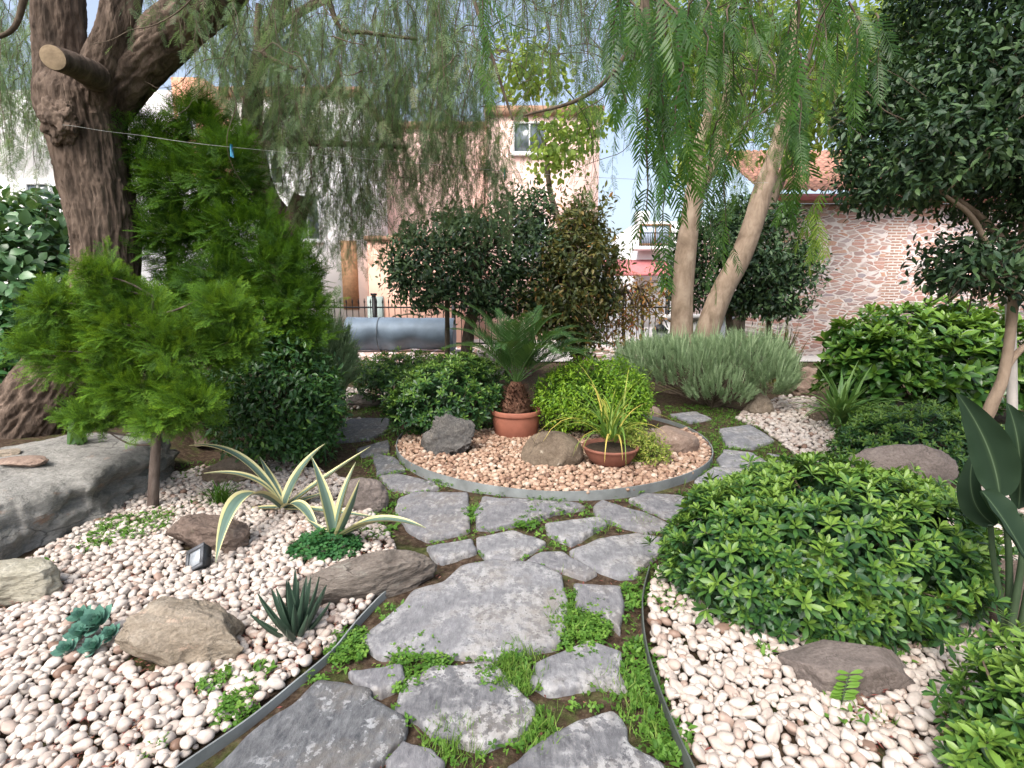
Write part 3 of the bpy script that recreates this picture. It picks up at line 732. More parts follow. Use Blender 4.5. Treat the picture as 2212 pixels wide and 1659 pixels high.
beds = [('left', BED_L, lambda g, n: np.clip(g.lognormal(math.log(.0128), .34, n), .0065, .024), 130000, 11),
        ('right', BED_R, lambda g, n: np.clip(g.lognormal(math.log(.0134), .34, n), .0065, .026), 130000, 12)]
IND = []
for nm, poly, rf, n, sd in beds:
    X, Y, R, rg = poisson(poly, rf, n, sd)
    # thin out in reddish bare patches
    bare = fbm(np.stack([X*2.1, Y*2.1, 0*X+sd], -1), 3, sd) > .75
    k = ~(bare & (rg.random(len(X)) < .45)); X, Y, R = X[k], Y[k], R[k]
    Rm, pos, sc = pebble_xf(rg, X, Y, R, .008)
    tint = np.clip(rg.normal(.62, .25, len(X)), 0, 1); tint = np.where(rg.random(len(X)) < .05, rg.uniform(.03, .25, len(X)), tint)
    # a second, looser layer resting in the hollows
    X2, Y2, R2, rg2 = poisson(poly, lambda g, m: rf(g, m)*.95, n//14, sd+40)
    Rm2, pos2, sc2 = pebble_xf(rg2, X2, Y2, R2, .022)
    vis = R/np.maximum(Y, .3)**1.0
    inframe = (np.abs(pos[:, 0]) < 1.0*(pos[:, 1]*cos(PITCH)+1.45*sin(PITCH))-.02) & (pos[:, 1] > 1.5)
    order = np.argsort(-np.where(inframe, vis, 0)); big = set(order[:150].tolist())
    ib = np.array(sorted(big)); rest = np.array([i for i in range(len(X)) if i not in big])
    IND.append((nm, Rm[ib], pos[ib], sc[ib], tint[ib]))
    mb = MB()
    for v in range(4):
        s = rest[v::4]; scatter(mb, peb_tpl(6 if False else 4, v+1), Rm[s], pos[s], sc[s], tint[s])
        s = np.arange(len(X2))[v::4]; scatter(mb, peb_tpl(4, v+1), Rm2[s], pos2[s], sc2[s], np.clip(rg2.normal(.68, .22, len(s)), 0, 1))
    o = mb.build('pebbles', M_PEB); o['kind'] = 'stuff'
    tag(o, 'white pebble gravel of the bed with the agaves' if nm == 'left' else 'white pebble gravel round the large rounded shrub', 'pebbles')
for nm, Rm, pos, sc, tint in IND:
    tv, tf, tt = peb_tpl(6, 2 if nm == 'left' else 3)
    for i in range(len(pos)):
        V = (tv*sc[i])@Rm[i].T+pos[i]
        o = obj('pebble', V, tf, M_PEB, tint=np.full(len(V), tint[i]))
        if nm == 'left': tag(o, 'large white pebble in the near part of the agave bed', 'pebble', 'large white pebbles of the agave bed')
        else: tag(o, 'large white pebble in the near part of the bed with the rounded shrub', 'pebble', 'large white pebbles of the shrub bed')
def in_ring(X, Y): return ((X-RC[0])**2+(Y-RC[1])**2 < (RR-.02)**2) & (Y < RC[1]+.35)
ringpoly = [(RC[0]-RR, RC[1]-RR), (RC[0]+RR, RC[1]-RR), (RC[0]+RR, RC[1]+.4), (RC[0]-RR, RC[1]+.4)]
X, Y, R, rg = poisson(ringpoly, lambda g, n: np.clip(g.lognormal(math.log(.0145), .28, n), .008, .026), 60000, 21, extra=in_ring)
Rm, pos, sc = pebble_xf(rg, X, Y, R, .035); mb = MB()
tint = np.clip(rg.normal(.55, .24, len(X)), 0, 1)
for v in range(4): s = np.arange(len(X))[v::4]; scatter(mb, peb_tpl(4, v+1), Rm[s], pos[s], sc[s], tint[s])
o = mb.build('pebbles', M_PEBT); o['kind'] = 'stuff'; tag(o, 'tan and pinkish pebble gravel inside the metal ring', 'pebbles')
def bedsoil():
    a = np.linspace(0, 2*pi, 64, endpoint=False); V = np.column_stack([RC[0]+(RR-.012)*np.cos(a), RC[1]+(RR-.012)*np.sin(a), np.full(64, .036)])
    o = obj('soil', V, [tuple(range(64))], M_SOIL); o['kind'] = 'structure'; tag(o, 'raised soil inside the metal ring', 'soil')
bedsoil()
X, Y, R, rg = poisson(BED_B, lambda g, n: np.clip(g.lognormal(math.log(.021), .3, n), .012, .035), 9000, 31)
Rm, pos, sc = pebble_xf(rg, X, Y, R, .0); mb = MB()
scatter(mb, peb_tpl(4, 2), Rm, pos, sc, np.clip(rg.normal(.6, .25, len(X)), 0, 1))
X, Y, R, rg = poisson([(-2.7,6.3),(-1.5,6.3),(-1.4,8.6),(-2.8,8.6)], lambda g, n: np.clip(g.lognormal(math.log(.022), .3, n), .012, .035), 5000, 32)
k = fbm(np.stack([X*2, Y*2, 0*X], -1), 2, 4) > .1; X, Y, R = X[k], Y[k], R[k]
Rm, pos, sc = pebble_xf(rg, X, Y, R, .0); scatter(mb, peb_tpl(4, 2), Rm, pos, sc, np.clip(rg.normal(.6, .25, len(X)), 0, 1))
o = mb.build('pebbles', M_PEB); o['kind'] = 'stuff'; tag(o, 'sparse white gravel on the far paths behind the round bed', 'pebbles')

# ------------------------------------------------------------------ FOLIAGE BUILDERS
def Lb(px, py, Y, rpx, rpz, ry):
    """an ellipsoid lobe: picture centre, distance, half width and half height in picture units, half depth in metres"""
    s = mpp(px, py, Y); return (P(px, py, Y), np.array([rpx*s, ry, rpz*s]))
def satellites(lobes, k, seed, f=.42):
    r_ = np.random.default_rng(seed); out = list(lobes)
    for c, r in lobes:
        for _ in range(k):
            d = norm(r_.normal(size=(1, 3)))[0]; d[1] *= .7; out.append((c+d*r*r_.uniform(.75, 1.02), r*f*r_.uniform(.6, 1.25)))
    return out
def shell(lobes, n, seed, inner=0., zmin=-.6, rough=.12, nf=2.5):
    rg = np.random.default_rng(seed)
    A = np.array([r[0]*r[1]+r[1]*r[2]+r[0]*r[2] for _, r in lobes]); A = A/A.sum()
    PP = []; NN = []
    for k, (c, r) in enumerate(lobes):
        m = int(n*A[k]*1.3)+1
        d = norm(rg.normal(size=(m, 3))); d = d[d[:, 2] > zmin]
        u = 1-inner*rg.random(len(d))**1.6
        q = c+d*r*(u*(1+rough*fbm(d*nf+k*3.7+seed, 3, seed)))[:, None]
        nn = norm(d/r)
        ok = np.ones(len(q), bool)
        for j, (c2, r2) in enumerate(lobes):
            if j != k: ok &= (((q-c2)/r2)**2).sum(1) > .72
        PP.append(q[ok]); NN.append(nn[ok])
    q = np.vstack(PP); nn = np.vstack(NN)
    return q, nn, rg
def rosettes(mb, q, nn, rg, tpl, L, k=9, spread=(20, 78), tint=(.15, .8), up=.6, jit=.35, var=.12, top_light=0.):
    """whorls of k leaves on shoots pointing outward and up"""
    n = len(q)
    ax = norm(nn+np.array([0, 0, up])+rg.normal(0, jit, (n, 3)))
    ref = np.where(np.abs(ax[:, 2:3]) < .9, np.array([[0, 0, 1.]]), np.array([[1., 0, 0]]))
    e1 = norm(np.cross(ax, ref)); e2 = np.cross(ax, e1)
    base_t = rg.normal(0, var, n)+top_light*nn[:, 2]  # up-facing shoots tinted lighter, light from above painted into the leaf colour
    size = L*rg.uniform(.75, 1.2, n)
    a0 = rg.uniform(0, 2*pi, n)
    for i in range(k):
        f = i/(k-1)
        ang = a0+i*2.39996+rg.normal(0, .15, n)
        th = np.radians(spread[0]+(spread[1]-spread[0])*(f**.8)+rg.normal(0, 7, n))
        rad = np.cos(ang)[:, None]*e1+np.sin(ang)[:, None]*e2
        d = np.cos(th)[:, None]*ax+np.sin(th)[:, None]*rad
        nrm = np.sin(th)[:, None]*ax-np.cos(th)[:, None]*rad
        nrm = nrm*1.0
        s = size*(.55+.45*min(1, f*1.8))*rg.uniform(.85, 1.15, n)
        t = tint[1]+(tint[0]-tint[1])*f+base_t+rg.normal(0, .05, n)
        scatter(mb, tpl, frames(d, nrm), q-ax*(L*.25*f)[None] if np.isscalar(f) and False else q-ax*(L*.3*f), s, t)
def loose(mb, q, nn, rg, tpl, L, k=3, tint=.5, var=.25, droop=.2, spread=.9, tg=0.):
    """single leaves turned outward, k of them near each point"""
    for i in range(k):
        n = len(q)
        d = norm(nn*.6+rg.normal(0, spread, (n, 3))-np.array([0, 0, droop]))
        nr = norm(nn*.6+np.array([0, 0, .9])+rg.normal(0, .45, (n, 3)))
        p = q+rg.normal(0, L*.6, (n, 3))
        scatter(mb, tpl, frames(d, nr), p, L*rg.uniform(.6, 1.25, n), tint+rg.normal(0, var, n), tg)
def stems(mb, base, q, rg, n, r=.006, wob=.12, mid=.5):
    for i in rg.choice(len(q), min(n, len(q)), replace=False):
        b = base+rg.normal(0, .04, 3)*np.array([1, 1, 0]); t = q[i]
        m = b+(t-b)*mid+np.array([0, 0, .1])*(t[2]-b[2])+rg.normal(0, wob*.3, 3)
        p = smooth_path([[*b, r*1.6], [*m, r*1.1], [*t, r*.5]], 4); tube(mb, p, 5, cap=False)
def shrub(name, label, cat, lobes, n, mat, style='rosette', L=.08, k=9, seed=1, tpl=None, tint=(.15, .8), group='shrubs of the garden beds', inner=.0, stem_r=.007, base=None, zmin=-.6, var=.12, up=.6, rough=.12, fill=.9, nst=45, barkm=None, droop=.2, spread=.9, sat=2):
    c = np.mean([l[0] for l in lobes], 0); lobes = satellites(lobes, sat, seed, .4)
    if base is None: base = np.array([c[0], c[1], float(gh(c[0], c[1]))])
    base = np.array(base, float)
    e = empty(name, base, label, cat, group)
    mb = MB(); q, nn, rg = shell(lobes, n, seed, inner, zmin, rough)
    ok = q[:, 2] > gh(q[:, 0], q[:, 1])+.02; q, nn = q[ok], nn[ok]
    k_ = rg.random(len(q)) < .07; q[k_] += nn[k_]*L*rg.uniform(.5, 1.5, (k_.sum(), 1))
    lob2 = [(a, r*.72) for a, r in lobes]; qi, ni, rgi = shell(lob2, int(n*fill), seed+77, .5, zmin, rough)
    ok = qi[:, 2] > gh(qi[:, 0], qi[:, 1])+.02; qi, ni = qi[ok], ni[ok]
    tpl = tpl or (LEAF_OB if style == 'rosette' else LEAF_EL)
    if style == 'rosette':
        rosettes(mb, q, nn, rg, tpl, L, k, tint=tint, var=var, up=up, top_light=.36)
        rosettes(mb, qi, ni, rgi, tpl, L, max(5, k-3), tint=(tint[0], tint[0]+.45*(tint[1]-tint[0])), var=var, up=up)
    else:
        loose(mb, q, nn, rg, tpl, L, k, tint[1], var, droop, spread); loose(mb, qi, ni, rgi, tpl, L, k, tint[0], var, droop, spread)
    mb.build('foliage', mat, e)
    sb = MB(); stems(sb, base, np.vstack([q, qi]), rg, nst, stem_r); sb.build('stem', barkm or M_TWIG, e, tint=False)
    return e

# ------------------------------------------------------------------ SHRUBS
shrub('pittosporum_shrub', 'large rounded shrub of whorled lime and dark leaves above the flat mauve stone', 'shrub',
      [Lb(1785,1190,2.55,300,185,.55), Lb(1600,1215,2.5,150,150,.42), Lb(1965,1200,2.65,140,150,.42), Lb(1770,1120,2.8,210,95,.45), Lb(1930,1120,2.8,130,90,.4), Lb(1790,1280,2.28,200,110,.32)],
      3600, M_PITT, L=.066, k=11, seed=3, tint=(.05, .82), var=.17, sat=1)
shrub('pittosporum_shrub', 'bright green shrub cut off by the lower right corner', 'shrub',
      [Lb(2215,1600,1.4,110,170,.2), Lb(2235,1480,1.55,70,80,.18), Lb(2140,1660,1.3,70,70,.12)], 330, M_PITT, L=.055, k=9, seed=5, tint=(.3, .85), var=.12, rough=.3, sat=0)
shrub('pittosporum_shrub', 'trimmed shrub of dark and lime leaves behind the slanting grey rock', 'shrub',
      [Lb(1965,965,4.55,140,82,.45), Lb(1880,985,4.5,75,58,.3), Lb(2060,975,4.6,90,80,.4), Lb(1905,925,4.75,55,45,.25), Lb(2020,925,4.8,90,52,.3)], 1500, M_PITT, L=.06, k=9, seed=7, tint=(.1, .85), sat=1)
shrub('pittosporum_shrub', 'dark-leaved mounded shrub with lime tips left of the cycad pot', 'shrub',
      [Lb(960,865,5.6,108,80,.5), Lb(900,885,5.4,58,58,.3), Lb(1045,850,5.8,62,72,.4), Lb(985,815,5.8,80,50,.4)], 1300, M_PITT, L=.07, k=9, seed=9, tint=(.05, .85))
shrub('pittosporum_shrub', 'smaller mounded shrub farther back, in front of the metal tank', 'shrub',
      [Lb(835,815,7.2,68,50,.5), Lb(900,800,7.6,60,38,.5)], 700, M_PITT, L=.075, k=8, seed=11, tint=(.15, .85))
shrub('boxwood_shrub', 'clipped dome of small bright yellow-green leaves right of the cycad', 'shrub',
      [Lb(1290,858,5.6,105,78,.55), Lb(1220,865,5.6,60,62,.4), Lb(1335,875,5.4,58,55,.4)], 3000, M_BOX, 'loose', .045, 4, 13, LEAF_EL, (.35, .7), var=.25, spread=.7)
shrub('laurel_shrub', 'broad-leaved glossy bright green bush in front of the stone house', 'shrub',
      [Lb(2000,790,6.6,180,105,.7), Lb(1890,795,6.4,95,85,.5), Lb(2110,800,6.4,130,110,.6), Lb(1940,735,6.9,110,62,.5), Lb(2060,735,6.9,110,62,.5)], 1300, M_LAUREL, L=.165, sat=4, rough=.3, k=8, seed=17, tpl=LEAF_EL, tint=(.15, .85), up=1.0, var=.16)
shrub('dark_shrub', 'dark dense bush of small leaves below the conifers, right of the slim conifer stem', 'shrub',
      [Lb(590,860,4.55,130,130,.45), Lb(660,890,4.75,75,100,.4), Lb(560,760,4.8,110,90,.4), Lb(600,950,4.4,95,50,.3)], 2600, M_PITT, 'loose', .06, 4, 19, LEAF_EL, (.22, .36), var=.16)
shrub('ivy_bush', 'mound of broad glossy ivy leaves behind the leaning trunk', 'ivy',
      [Lb(40,560,6.3,150,130,.7), Lb(90,520,6.6,90,90,.5), Lb(-20,640,5.9,120,130,.6), Lb(60,690,6.0,130,90,.5)], 1000, M_IVY, 'loose', .14, 3, 23, LEAF_BR, (.35, .7), var=.25, droop=.5)
shrub('undergrowth_shrub', 'low dark leafy bush at the left edge below the ivy', 'shrub',
      [Lb(20,760,5.6,90,75,.4), Lb(-10,850,5.4,70,60,.3)], 500, M_CLOV, 'loose', .09, 3, 25, LEAF_EL, (.5, .8), var=.2, spread=.7)

def tree(name, label, cat, trunks, lobes, n, mat, L, k, seed, tpl=LEAF_EL, tint=(.3, .6), bark=M_TWIG, group=None, var=.25, limbs=40, droop=.3, rough=.45, inner=.5, fill=.8, spread=.9, seg=12, trough=.05, base=None, limb_r=.02, zmin=-.9, sat=3):
    """trunk(s) given as lists of (x,y,z,r) and a crown of loose leaves on lobes"""
    b0 = np.array(trunks[0][0][:3]) if base is None else base
    lobes = satellites(lobes, sat, seed)
    e = empty(name, b0, label, cat, group)
    tb = MB()
    for i, t in enumerate(trunks): tube(tb, smooth_path(t, 10), seg, trough, 2.5, seed+i)
    q, nn, rg = shell(lobes, n, seed, inner, zmin, rough)
    qi, ni, rgi = shell([(a, r*.7) for a, r in lobes], int(n*fill), seed+7, .7, zmin, rough)
    tops = [np.array(t[-1]) for t in trunks]
    qq = np.vstack([q, qi])
    for i in rg.choice(len(qq), min(limbs, len(qq)), replace=False):
        t = qq[i]; tp = min(tops, key=lambda a: np.linalg.norm(a[:3]-t)); s = tp[:3]
        mid = (s+t)/2+rg.normal(0, .12, 3)
        tube(tb, smooth_path([[*s, limb_r], [*mid, limb_r*.55], [*t, limb_r*.15]], 5), 6, cap=False)
    tb.build('trunk', bark, e, tint=False)
    mb = MB(); loose(mb, q, nn, rg, tpl, L, k, tint[1], var, droop, spread); loose(mb, qi, ni, rgi, tpl, L, k, tint[0], var, droop, spread)
    mb.build('crown', mat, e); return e
def pxpath(l, Y):
    """(px, py, radius in picture units[, distance]) -> x,y,z,r"""
    out = []
    for p in l:
        y = p[3] if len(p) > 3 else Y
        w = P(p[0], p[1], y); out.append((*w, p[2]*mpp(p[0], p[1], y)))
    return out
# dark trees in front of the pink building
tree('laurel_tree', 'dark rounded tree with a crooked grey trunk behind the cycad', 'tree',
     [pxpath([(1005,800,13),(1012,720,12),(1030,650,12),(1042,625,11),(1025,590,10),(1022,540,9)], 9.0), pxpath([(966,780,6),(966,690,5),(963,600,4)], 8.9)],
     [Lb(920,560,9.0,75,75,.8), Lb(1010,570,9.2,110,90,.9), Lb(960,620,8.8,100,55,.8), Lb(1110,580,9.2,85,100,.8), Lb(1010,500,9.2,95,50,.8), Lb(1120,470,9.3,75,60,.7), Lb(1060,650,9.0,80,40,.7), Lb(1160,540,9.1,70,80,.7), Lb(1150,640,9.0,70,50,.6), Lb(870,560,9.1,45,50,.5)],
     4800, M_DARKL, .10, 3, 31, tint=(.5, .85), var=.3, group='dark trees along the fence', bark=M_TWIG)
tree('photinia_tree', 'olive and orange-tipped tree right of the dark rounded tree', 'tree',
     [pxpath([(1250,800,10),(1245,700,9),(1240,600,7),(1235,520,5)], 8.6)],
     [Lb(1245,600,8.6,85,95,.8), Lb(1210,660,8.5,85,60,.6), Lb(1255,490,8.8,60,80,.6), Lb(1300,620,8.7,45,80,.5), Lb(1275,560,8.7,60,60,.5), Lb(1240,720,8.5,60,50,.5)],
     2700, M_OLIVE, .10, 3, 33, tint=(.25, .5), var=.24, group='dark trees along the fence')
tree('laurel_tree', 'dark bushy tree behind the two smooth trunks', 'tree',
     [pxpath([(1570,760,8),(1575,690,7),(1560,620,6),(1570,540,5)], 9.6), pxpath([(1655,760,6),(1660,690,5),(1650,600,4)], 9.6)],
     [Lb(1590,570,9.6,140,105,.9), Lb(1510,570,9.7,80,95,.7), Lb(1690,590,9.6,75,75,.7), Lb(1600,490,9.8,100,60,.7), Lb(1640,650,9.5,90,40,.6)],
     3800, M_DARKL, .105, 3, 35, tint=(.55, .85), var=.3, group='dark trees along the fence')
tree('nandina_shrub', 'sparse shrub with yellow and rusty leaves in front of the iron fence', 'shrub',
     [pxpath([(1385,760,4),(1388,680,3),(1380,620,2)], 9.4), pxpath([(1350,760,4),(1345,680,3),(1350,620,2)], 9.4)],
     [Lb(1390,640,9.4,60,60,.6), Lb(1360,690,9.3,50,55,.5), Lb(1300,700,9.0,45,60,.5)], 330, M_AUT, .08, 3, 37, tint=(.4, .55), var=.28, group='shrubs of the garden beds', inner=.8)
# dark tree on the right
RT = [pxpath([(2122,1040,10),(2126,930,10.5),(2140,880,12),(2165,820,10.5),(2180,740,9.5),(2190,640,9.5),(2196,560,10)], 3.2),
      pxpath([(2196,570,9),(2150,500,7),(2080,440,6),(2000,400,5),(1930,380,3)], 3.3),
      pxpath([(2196,570,10),(2215,480,9),(2230,360,8),(2220,200,7)], 3.3),
      pxpath([(2170,800,7),(2200,760,6.5),(2240,730,6)], 3.2),
      pxpath([(2192,600,6),(2150,560,5),(2100,470,5),(2040,420,3)], 3.1)]
tree('privet_tree', 'dark dense tree with small glossy leaves arching in from the right', 'tree', RT,
     [Lb(2090,230,3.3,170,190,.7), Lb(1985,330,3.2,130,110,.5), Lb(2160,90,3.5,190,150,.8), Lb(2200,330,3.4,140,150,.7), Lb(1920,380,3.2,80,70,.4), Lb(2080,-10,3.5,110,110,.6), Lb(2330,250,3.4,160,250,.8)],
     11000, M_DARKL, .05, 3, 41, LEAF_EL, (.45, .7), bark=M_BARKG, var=.28, group='trees shading the garden', limbs=60, limb_r=.007, inner=.3, rough=.2)
tree('privet_branch_bush', 'low dark leafy bough in front of the stone wall under the privet crown', 'bush',
     [pxpath([(2200,640,5),(2160,610,4),(2110,590,3)], 3.15)],
     [Lb(2090,560,3.2,90,60,.3), Lb(2160,600,3.2,60,45,.25), Lb(2050,590,3.2,45,40,.2)], 700, M_DARKL, .055, 2, 43, LEAF_EL, (.45, .65), var=.25, inner=.7, limbs=25, limb_r=.006, group='trees shading the garden')
# bright broad-leaved trees beyond
tree('mulberry_tree', 'sunlit yellow-green broad-leaved tree behind the hanging fronds at top right', 'tree',
     [pxpath([(1590,760,14),(1610,600,12),(1690,380,10),(1760,250,8)], 11.5)],
     [Lb(1780,170,11.5,170,150,1.6), Lb(1900,90,11.5,120,150,1.4), Lb(1650,120,11.5,140,200,1.5), Lb(1540,250,11.5,90,150,1.2), Lb(1480,110,11.5,110,130,1.3)],
     2700, M_VINE, .135, 3, 47, LEAF_BR, (.4, .65), var=.25, group='trees beyond the fence', inner=.9, limbs=40, bark=M_TWIG, droop=.6)
tree('mulberry_tree', 'small yellow-green leafy tree in front of the pink house window', 'tree',
     [pxpath([(1250,740,9),(1230,560,8),(1190,420,6),(1180,330,5)], 11.0)],
     [Lb(1200,330,11.0,80,50,1.0), Lb(1130,150,11.0,90,80,1.0), Lb(1250,280,11.0,60,70,1.0)],
     330, M_VINE, .13, 3, 49, LEAF_BR, (.3, .55), var=.25, group='trees beyond the fence', inner=.9, limbs=7, limb_r=.012, droop=.6)

# ------------------------------------------------------------------ CONIFERS
def spray_tpl(nb=9, sub=3, seed=0, droop=.12):
    """flat feathery spray along +Y"""
    rg = np.random.default_rng(seed); vs = []; fs = []; tt = []
    def blade(p, d, l, w, t0, t1):
        d = d/np.linalg.norm(d); s = np.array([d[1], -d[0], 0])
        b = len(vs); vs.extend([p-s*w*.5, p+s*w*.5, p+d*l*.6+s*w*.5, p+d*l]); fs.append((b, b+1, b+2, b+3)); tt.extend([t0, t0, (t0+t1)/2, t1])
    Zc = lambda y, x: np.array([0, 0, -droop*(y*y+x*x)])
    blade(np.zeros(3), np.array([0, 1., 0]), 1., .022, 0., 1.)
    for i in range(nb):
        y = .08+.85*i/nb
        for sg in (-1, 1):
            l = (.36*(1-y)**.7+.07)*rg.uniform(.75, 1.2); a = radians(rg.uniform(30, 52))
            d = np.array([sg*sin(a), cos(a), rg.normal(0, .12)]); p = np.array([0, y, 0])
            blade(p, d, l, .017, y*.5, min(1, y*.5+.6))
            for j in range(sub):
                u = .3+.6*j/sub; pp = p+d*l*u
                for s2 in (-1, 1):
                    a2 = a*sg+s2*radians(36); d2 = np.array([sin(a2), cos(a2), rg.normal(0, .15)])
                    blade(pp, d2, l*.46*(1.15-u*.6), .015, .3+.3*u, 1.)
    V = np.array(vs); V[:, 2] += -droop*(V[:, 1]**2)
    return V, np.array(fs), np.array(tt)
SPR = [spray_tpl(6, 2, s) for s in (1, 2, 3)]
def plume(mb, rg, base, tip, rad, n, L, tint, tg, up=.7):
    """sprays set round an axis from base to tip, as a feathery cone"""
    u = rg.random(n)**.85; a = rg.uniform(0, 2*pi, n); ax = norm((tip-base)[None])[0]
    e1 = norm(np.cross(ax, np.array([.3, .9, .1]))[None])[0]; e2 = np.cross(ax, e1)
    out = np.cos(a)[:, None]*e1+np.sin(a)[:, None]*e2
    rr = rad*(1-u)**.75*np.sqrt(rg.uniform(.15, 1, n))*(.75+.25*np.sin(3*np.pi*u))
    p = base+(tip-base)*u[:, None]+out*rr[:, None]
    d = norm(ax*up*1.3+out*.75+np.array([0, 0, .25])+rg.normal(0, .25, (n, 3)))
    nr = norm(out*.6+np.array([0, 0, .5])+rg.normal(0, .5, (n, 3)))
    s = L*rg.uniform(.7, 1.25, n)*(1-.3*u)
    t = tint+rg.normal(0, .10, n)
    for v in range(3):
        k = np.arange(n) % 3 == v; scatter(mb, SPR[v], frames(d[k], nr[k]), p[k], s[k], t[k], tg)
def conifer(name, label, trunk, lobes, tips, mat, seed, L, n, tint=.2, cat='conifer', group='conifers behind the slab boulder', bark=None, limbs=60):
    """crown of feathery sprays on loose lobes, with a few pointed leaders"""
    e = empty(name, trunk[0][:3], label, cat, group)
    tb = MB(); tp = smooth_path(trunk, 8); tube(tb, tp, 12, .05, 2.5, seed)
    lobes = satellites(lobes, 3, seed, .38); mb = MB()
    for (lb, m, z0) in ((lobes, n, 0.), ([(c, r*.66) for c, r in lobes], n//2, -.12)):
        q, nn, rg = shell(lb, m, seed+int(z0*100), .35, -.75, .25, 3.)
        d = norm(nn*.8+np.array([0, 0, .32])+rg.normal(0, .38, q.shape)); nr = norm(np.array([0, 0, 1.])+nn*.3+rg.normal(0, .4, q.shape))
        cl = fbm(q*2.3+seed, 3, seed)*.16
        for v in range(3):
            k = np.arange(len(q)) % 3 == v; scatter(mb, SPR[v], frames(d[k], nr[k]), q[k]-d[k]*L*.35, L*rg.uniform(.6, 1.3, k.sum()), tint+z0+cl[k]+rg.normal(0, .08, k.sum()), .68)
    rg = np.random.default_rng(seed)
    for (bx, by, tx, ty, Y, rpx, m) in tips: plume(mb, rg, P(bx, by, Y), P(tx, ty, Y-.05), rpx*mpp(bx, by, Y), m, L*.8, tint+.05, .72)
    pts = [c for c, r in lobes]
    for i in rg.choice(len(pts), min(limbs, len(pts)), replace=False):
        t = pts[i]; k = np.argmin(np.abs(tp[:, 2]-(t[2]-.15))); b = tp[k, :3]
        tube(tb, smooth_path([[*b, .010], [*((b+t)/2+rg.normal(0, .03, 3)), .007], [*t, .002]], 5), 6, cap=False)
    tb.build('trunk', bark or M_TWIG, e, tint=False); mb.build('crown', mat, e); return e
GL = [Lb(240,630,3.5,45,60,.2), Lb(130,670,3.5,60,50,.22), Lb(95,745,3.5,36,38,.2), Lb(290,710,3.5,85,75,.3), Lb(180,770,3.55,95,70,.3), Lb(480,670,3.5,50,50,.2), Lb(410,750,3.5,90,70,.3), Lb(300,830,3.5,95,70,.3),
      Lb(415,865,3.35,55,50,.22), Lb(220,890,3.5,60,35,.22), Lb(365,905,3.35,65,38,.22), Lb(510,735,3.5,40,40,.18)]
GT = [(240,680,236,535,3.4,40,50),(120,690,95,590,3.45,34,40),(105,755,52,712,3.4,26,30),(480,700,515,612,3.4,32,40),(340,720,345,630,3.35,36,40),(510,750,560,700,3.4,24,30),(430,880,468,850,3.2,26,30),(350,840,370,770,3.2,34,40)]
conifer('golden_conifer', 'small golden-green conifer on a slim bare stem among the pebbles', pxpath([(330,1102,11),(333,1030,10),(337,960,9),(340,900,8),(335,800,6),(330,700,4),(330,640,2)], 3.52), GL, GT, M_CON, 61, .13, 6000, .13, bark=barkmat('conifer_stem', (.05,.035,.03), (.13,.10,.085), (.22,.18,.155), .3, 14., .5))
CL = [Lb(340,330,5.0,55,70,.35), Lb(430,270,5.0,55,50,.3), Lb(400,400,5.0,95,75,.4), Lb(490,380,4.9,70,90,.35), Lb(525,510,4.9,75,95,.35), Lb(430,540,5.0,110,95,.4), Lb(600,590,4.85,65,90,.35), Lb(560,690,4.8,110,85,.4), Lb(420,690,4.9,100,80,.4), Lb(645,660,4.75,50,70,.3), Lb(350,500,5.1,60,80,.3), Lb(480,620,4.75,90,70,.3)]
CT = [(430,290,445,205,4.9,34,45),(340,330,325,250,5.,30,40),(500,360,535,280,4.8,34,45),(560,500,590,430,4.75,34,45),(630,570,660,500,4.7,32,45),(670,680,740,640,4.6,26,35),(400,440,395,350,4.8,30,40),(650,740,725,720,4.6,26,35)]
conifer('green_conifer', 'tall loose green conifer right of the leaning trunk, behind the golden one', pxpath([(440,960,16),(410,850,15),(390,740,13),(375,620,11),(370,500,8),(385,380,5),(400,280,3)], 5.0), CL, CT, M_CON2, 63, .19, 7500, .20)

# ------------------------------------------------------------------ PEPPER TREES
def pin_tpl(pairs=12, seed=0, fine=False, wid=.024):
    """drooping pinnate leaf along +Y, length 1"""
    rg = np.random.default_rng(seed); vs = []; fs = []; tt = []
    def cen(y): return np.array([0, y, -.16*y*y])
    b = 0
    for i in range(5):
        y0, y1 = i/5, (i+1)/5; a, c = cen(y0), cen(y1); w = np.array([.006, 0, 0]); k = len(vs)
        vs += [a-w, a+w, c+w, c-w]; fs.append((k, k+1, k+2, k+3)); tt += [.5]*4
    for i in range(pairs):
        y = .06+.92*i/pairs
        for sg in (-1, 1):
            l = .27*(1-.45*abs(y-.45))*rg.uniform(.85, 1.1); a = radians(58-22*y+rg.normal(0, 5)); tl = rg.uniform(-.25, .1)
            d = np.array([sg*sin(a), cos(a), tl]); d /= np.linalg.norm(d); s = np.array([d[1], -d[0], 0.]); s /= np.linalg.norm(s)
            w = wid*rg.uniform(.85, 1.2); p = cen(y); k = len(vs); t = rg.uniform(0, .3)
            if fine:
                dr = np.array([0, .02, -.06])
                vs += [p-s*w*.3, p+s*w*.3, p+d*l*.35+s*w, p+d*l*.35-s*w, p+d*l*.72+s*w*.75+dr*l*2, p+d*l*.72-s*w*.75+dr*l*2, p+d*l+s*w*.05+dr*l*5, p+d*l-s*w*.05+dr*l*5]
                fs += [(k, k+1, k+2, k+3), (k+3, k+2, k+4, k+5), (k+5, k+4, k+6, k+7)]; tt += [t]*8
            else:
                vs += [p, p+d*l*.42+s*w, p+d*l, p+d*l*.42-s*w]; fs.append((k, k+1, k+2, k+3)); tt += [t]*4
    return np.array(vs), np.array(fs), np.array(tt)
PIN = [pin_tpl(11, s, False, .015) for s in (1, 2)]
PINF = [pin_tpl(13, s, True, .0165) for s in (1, 2)]
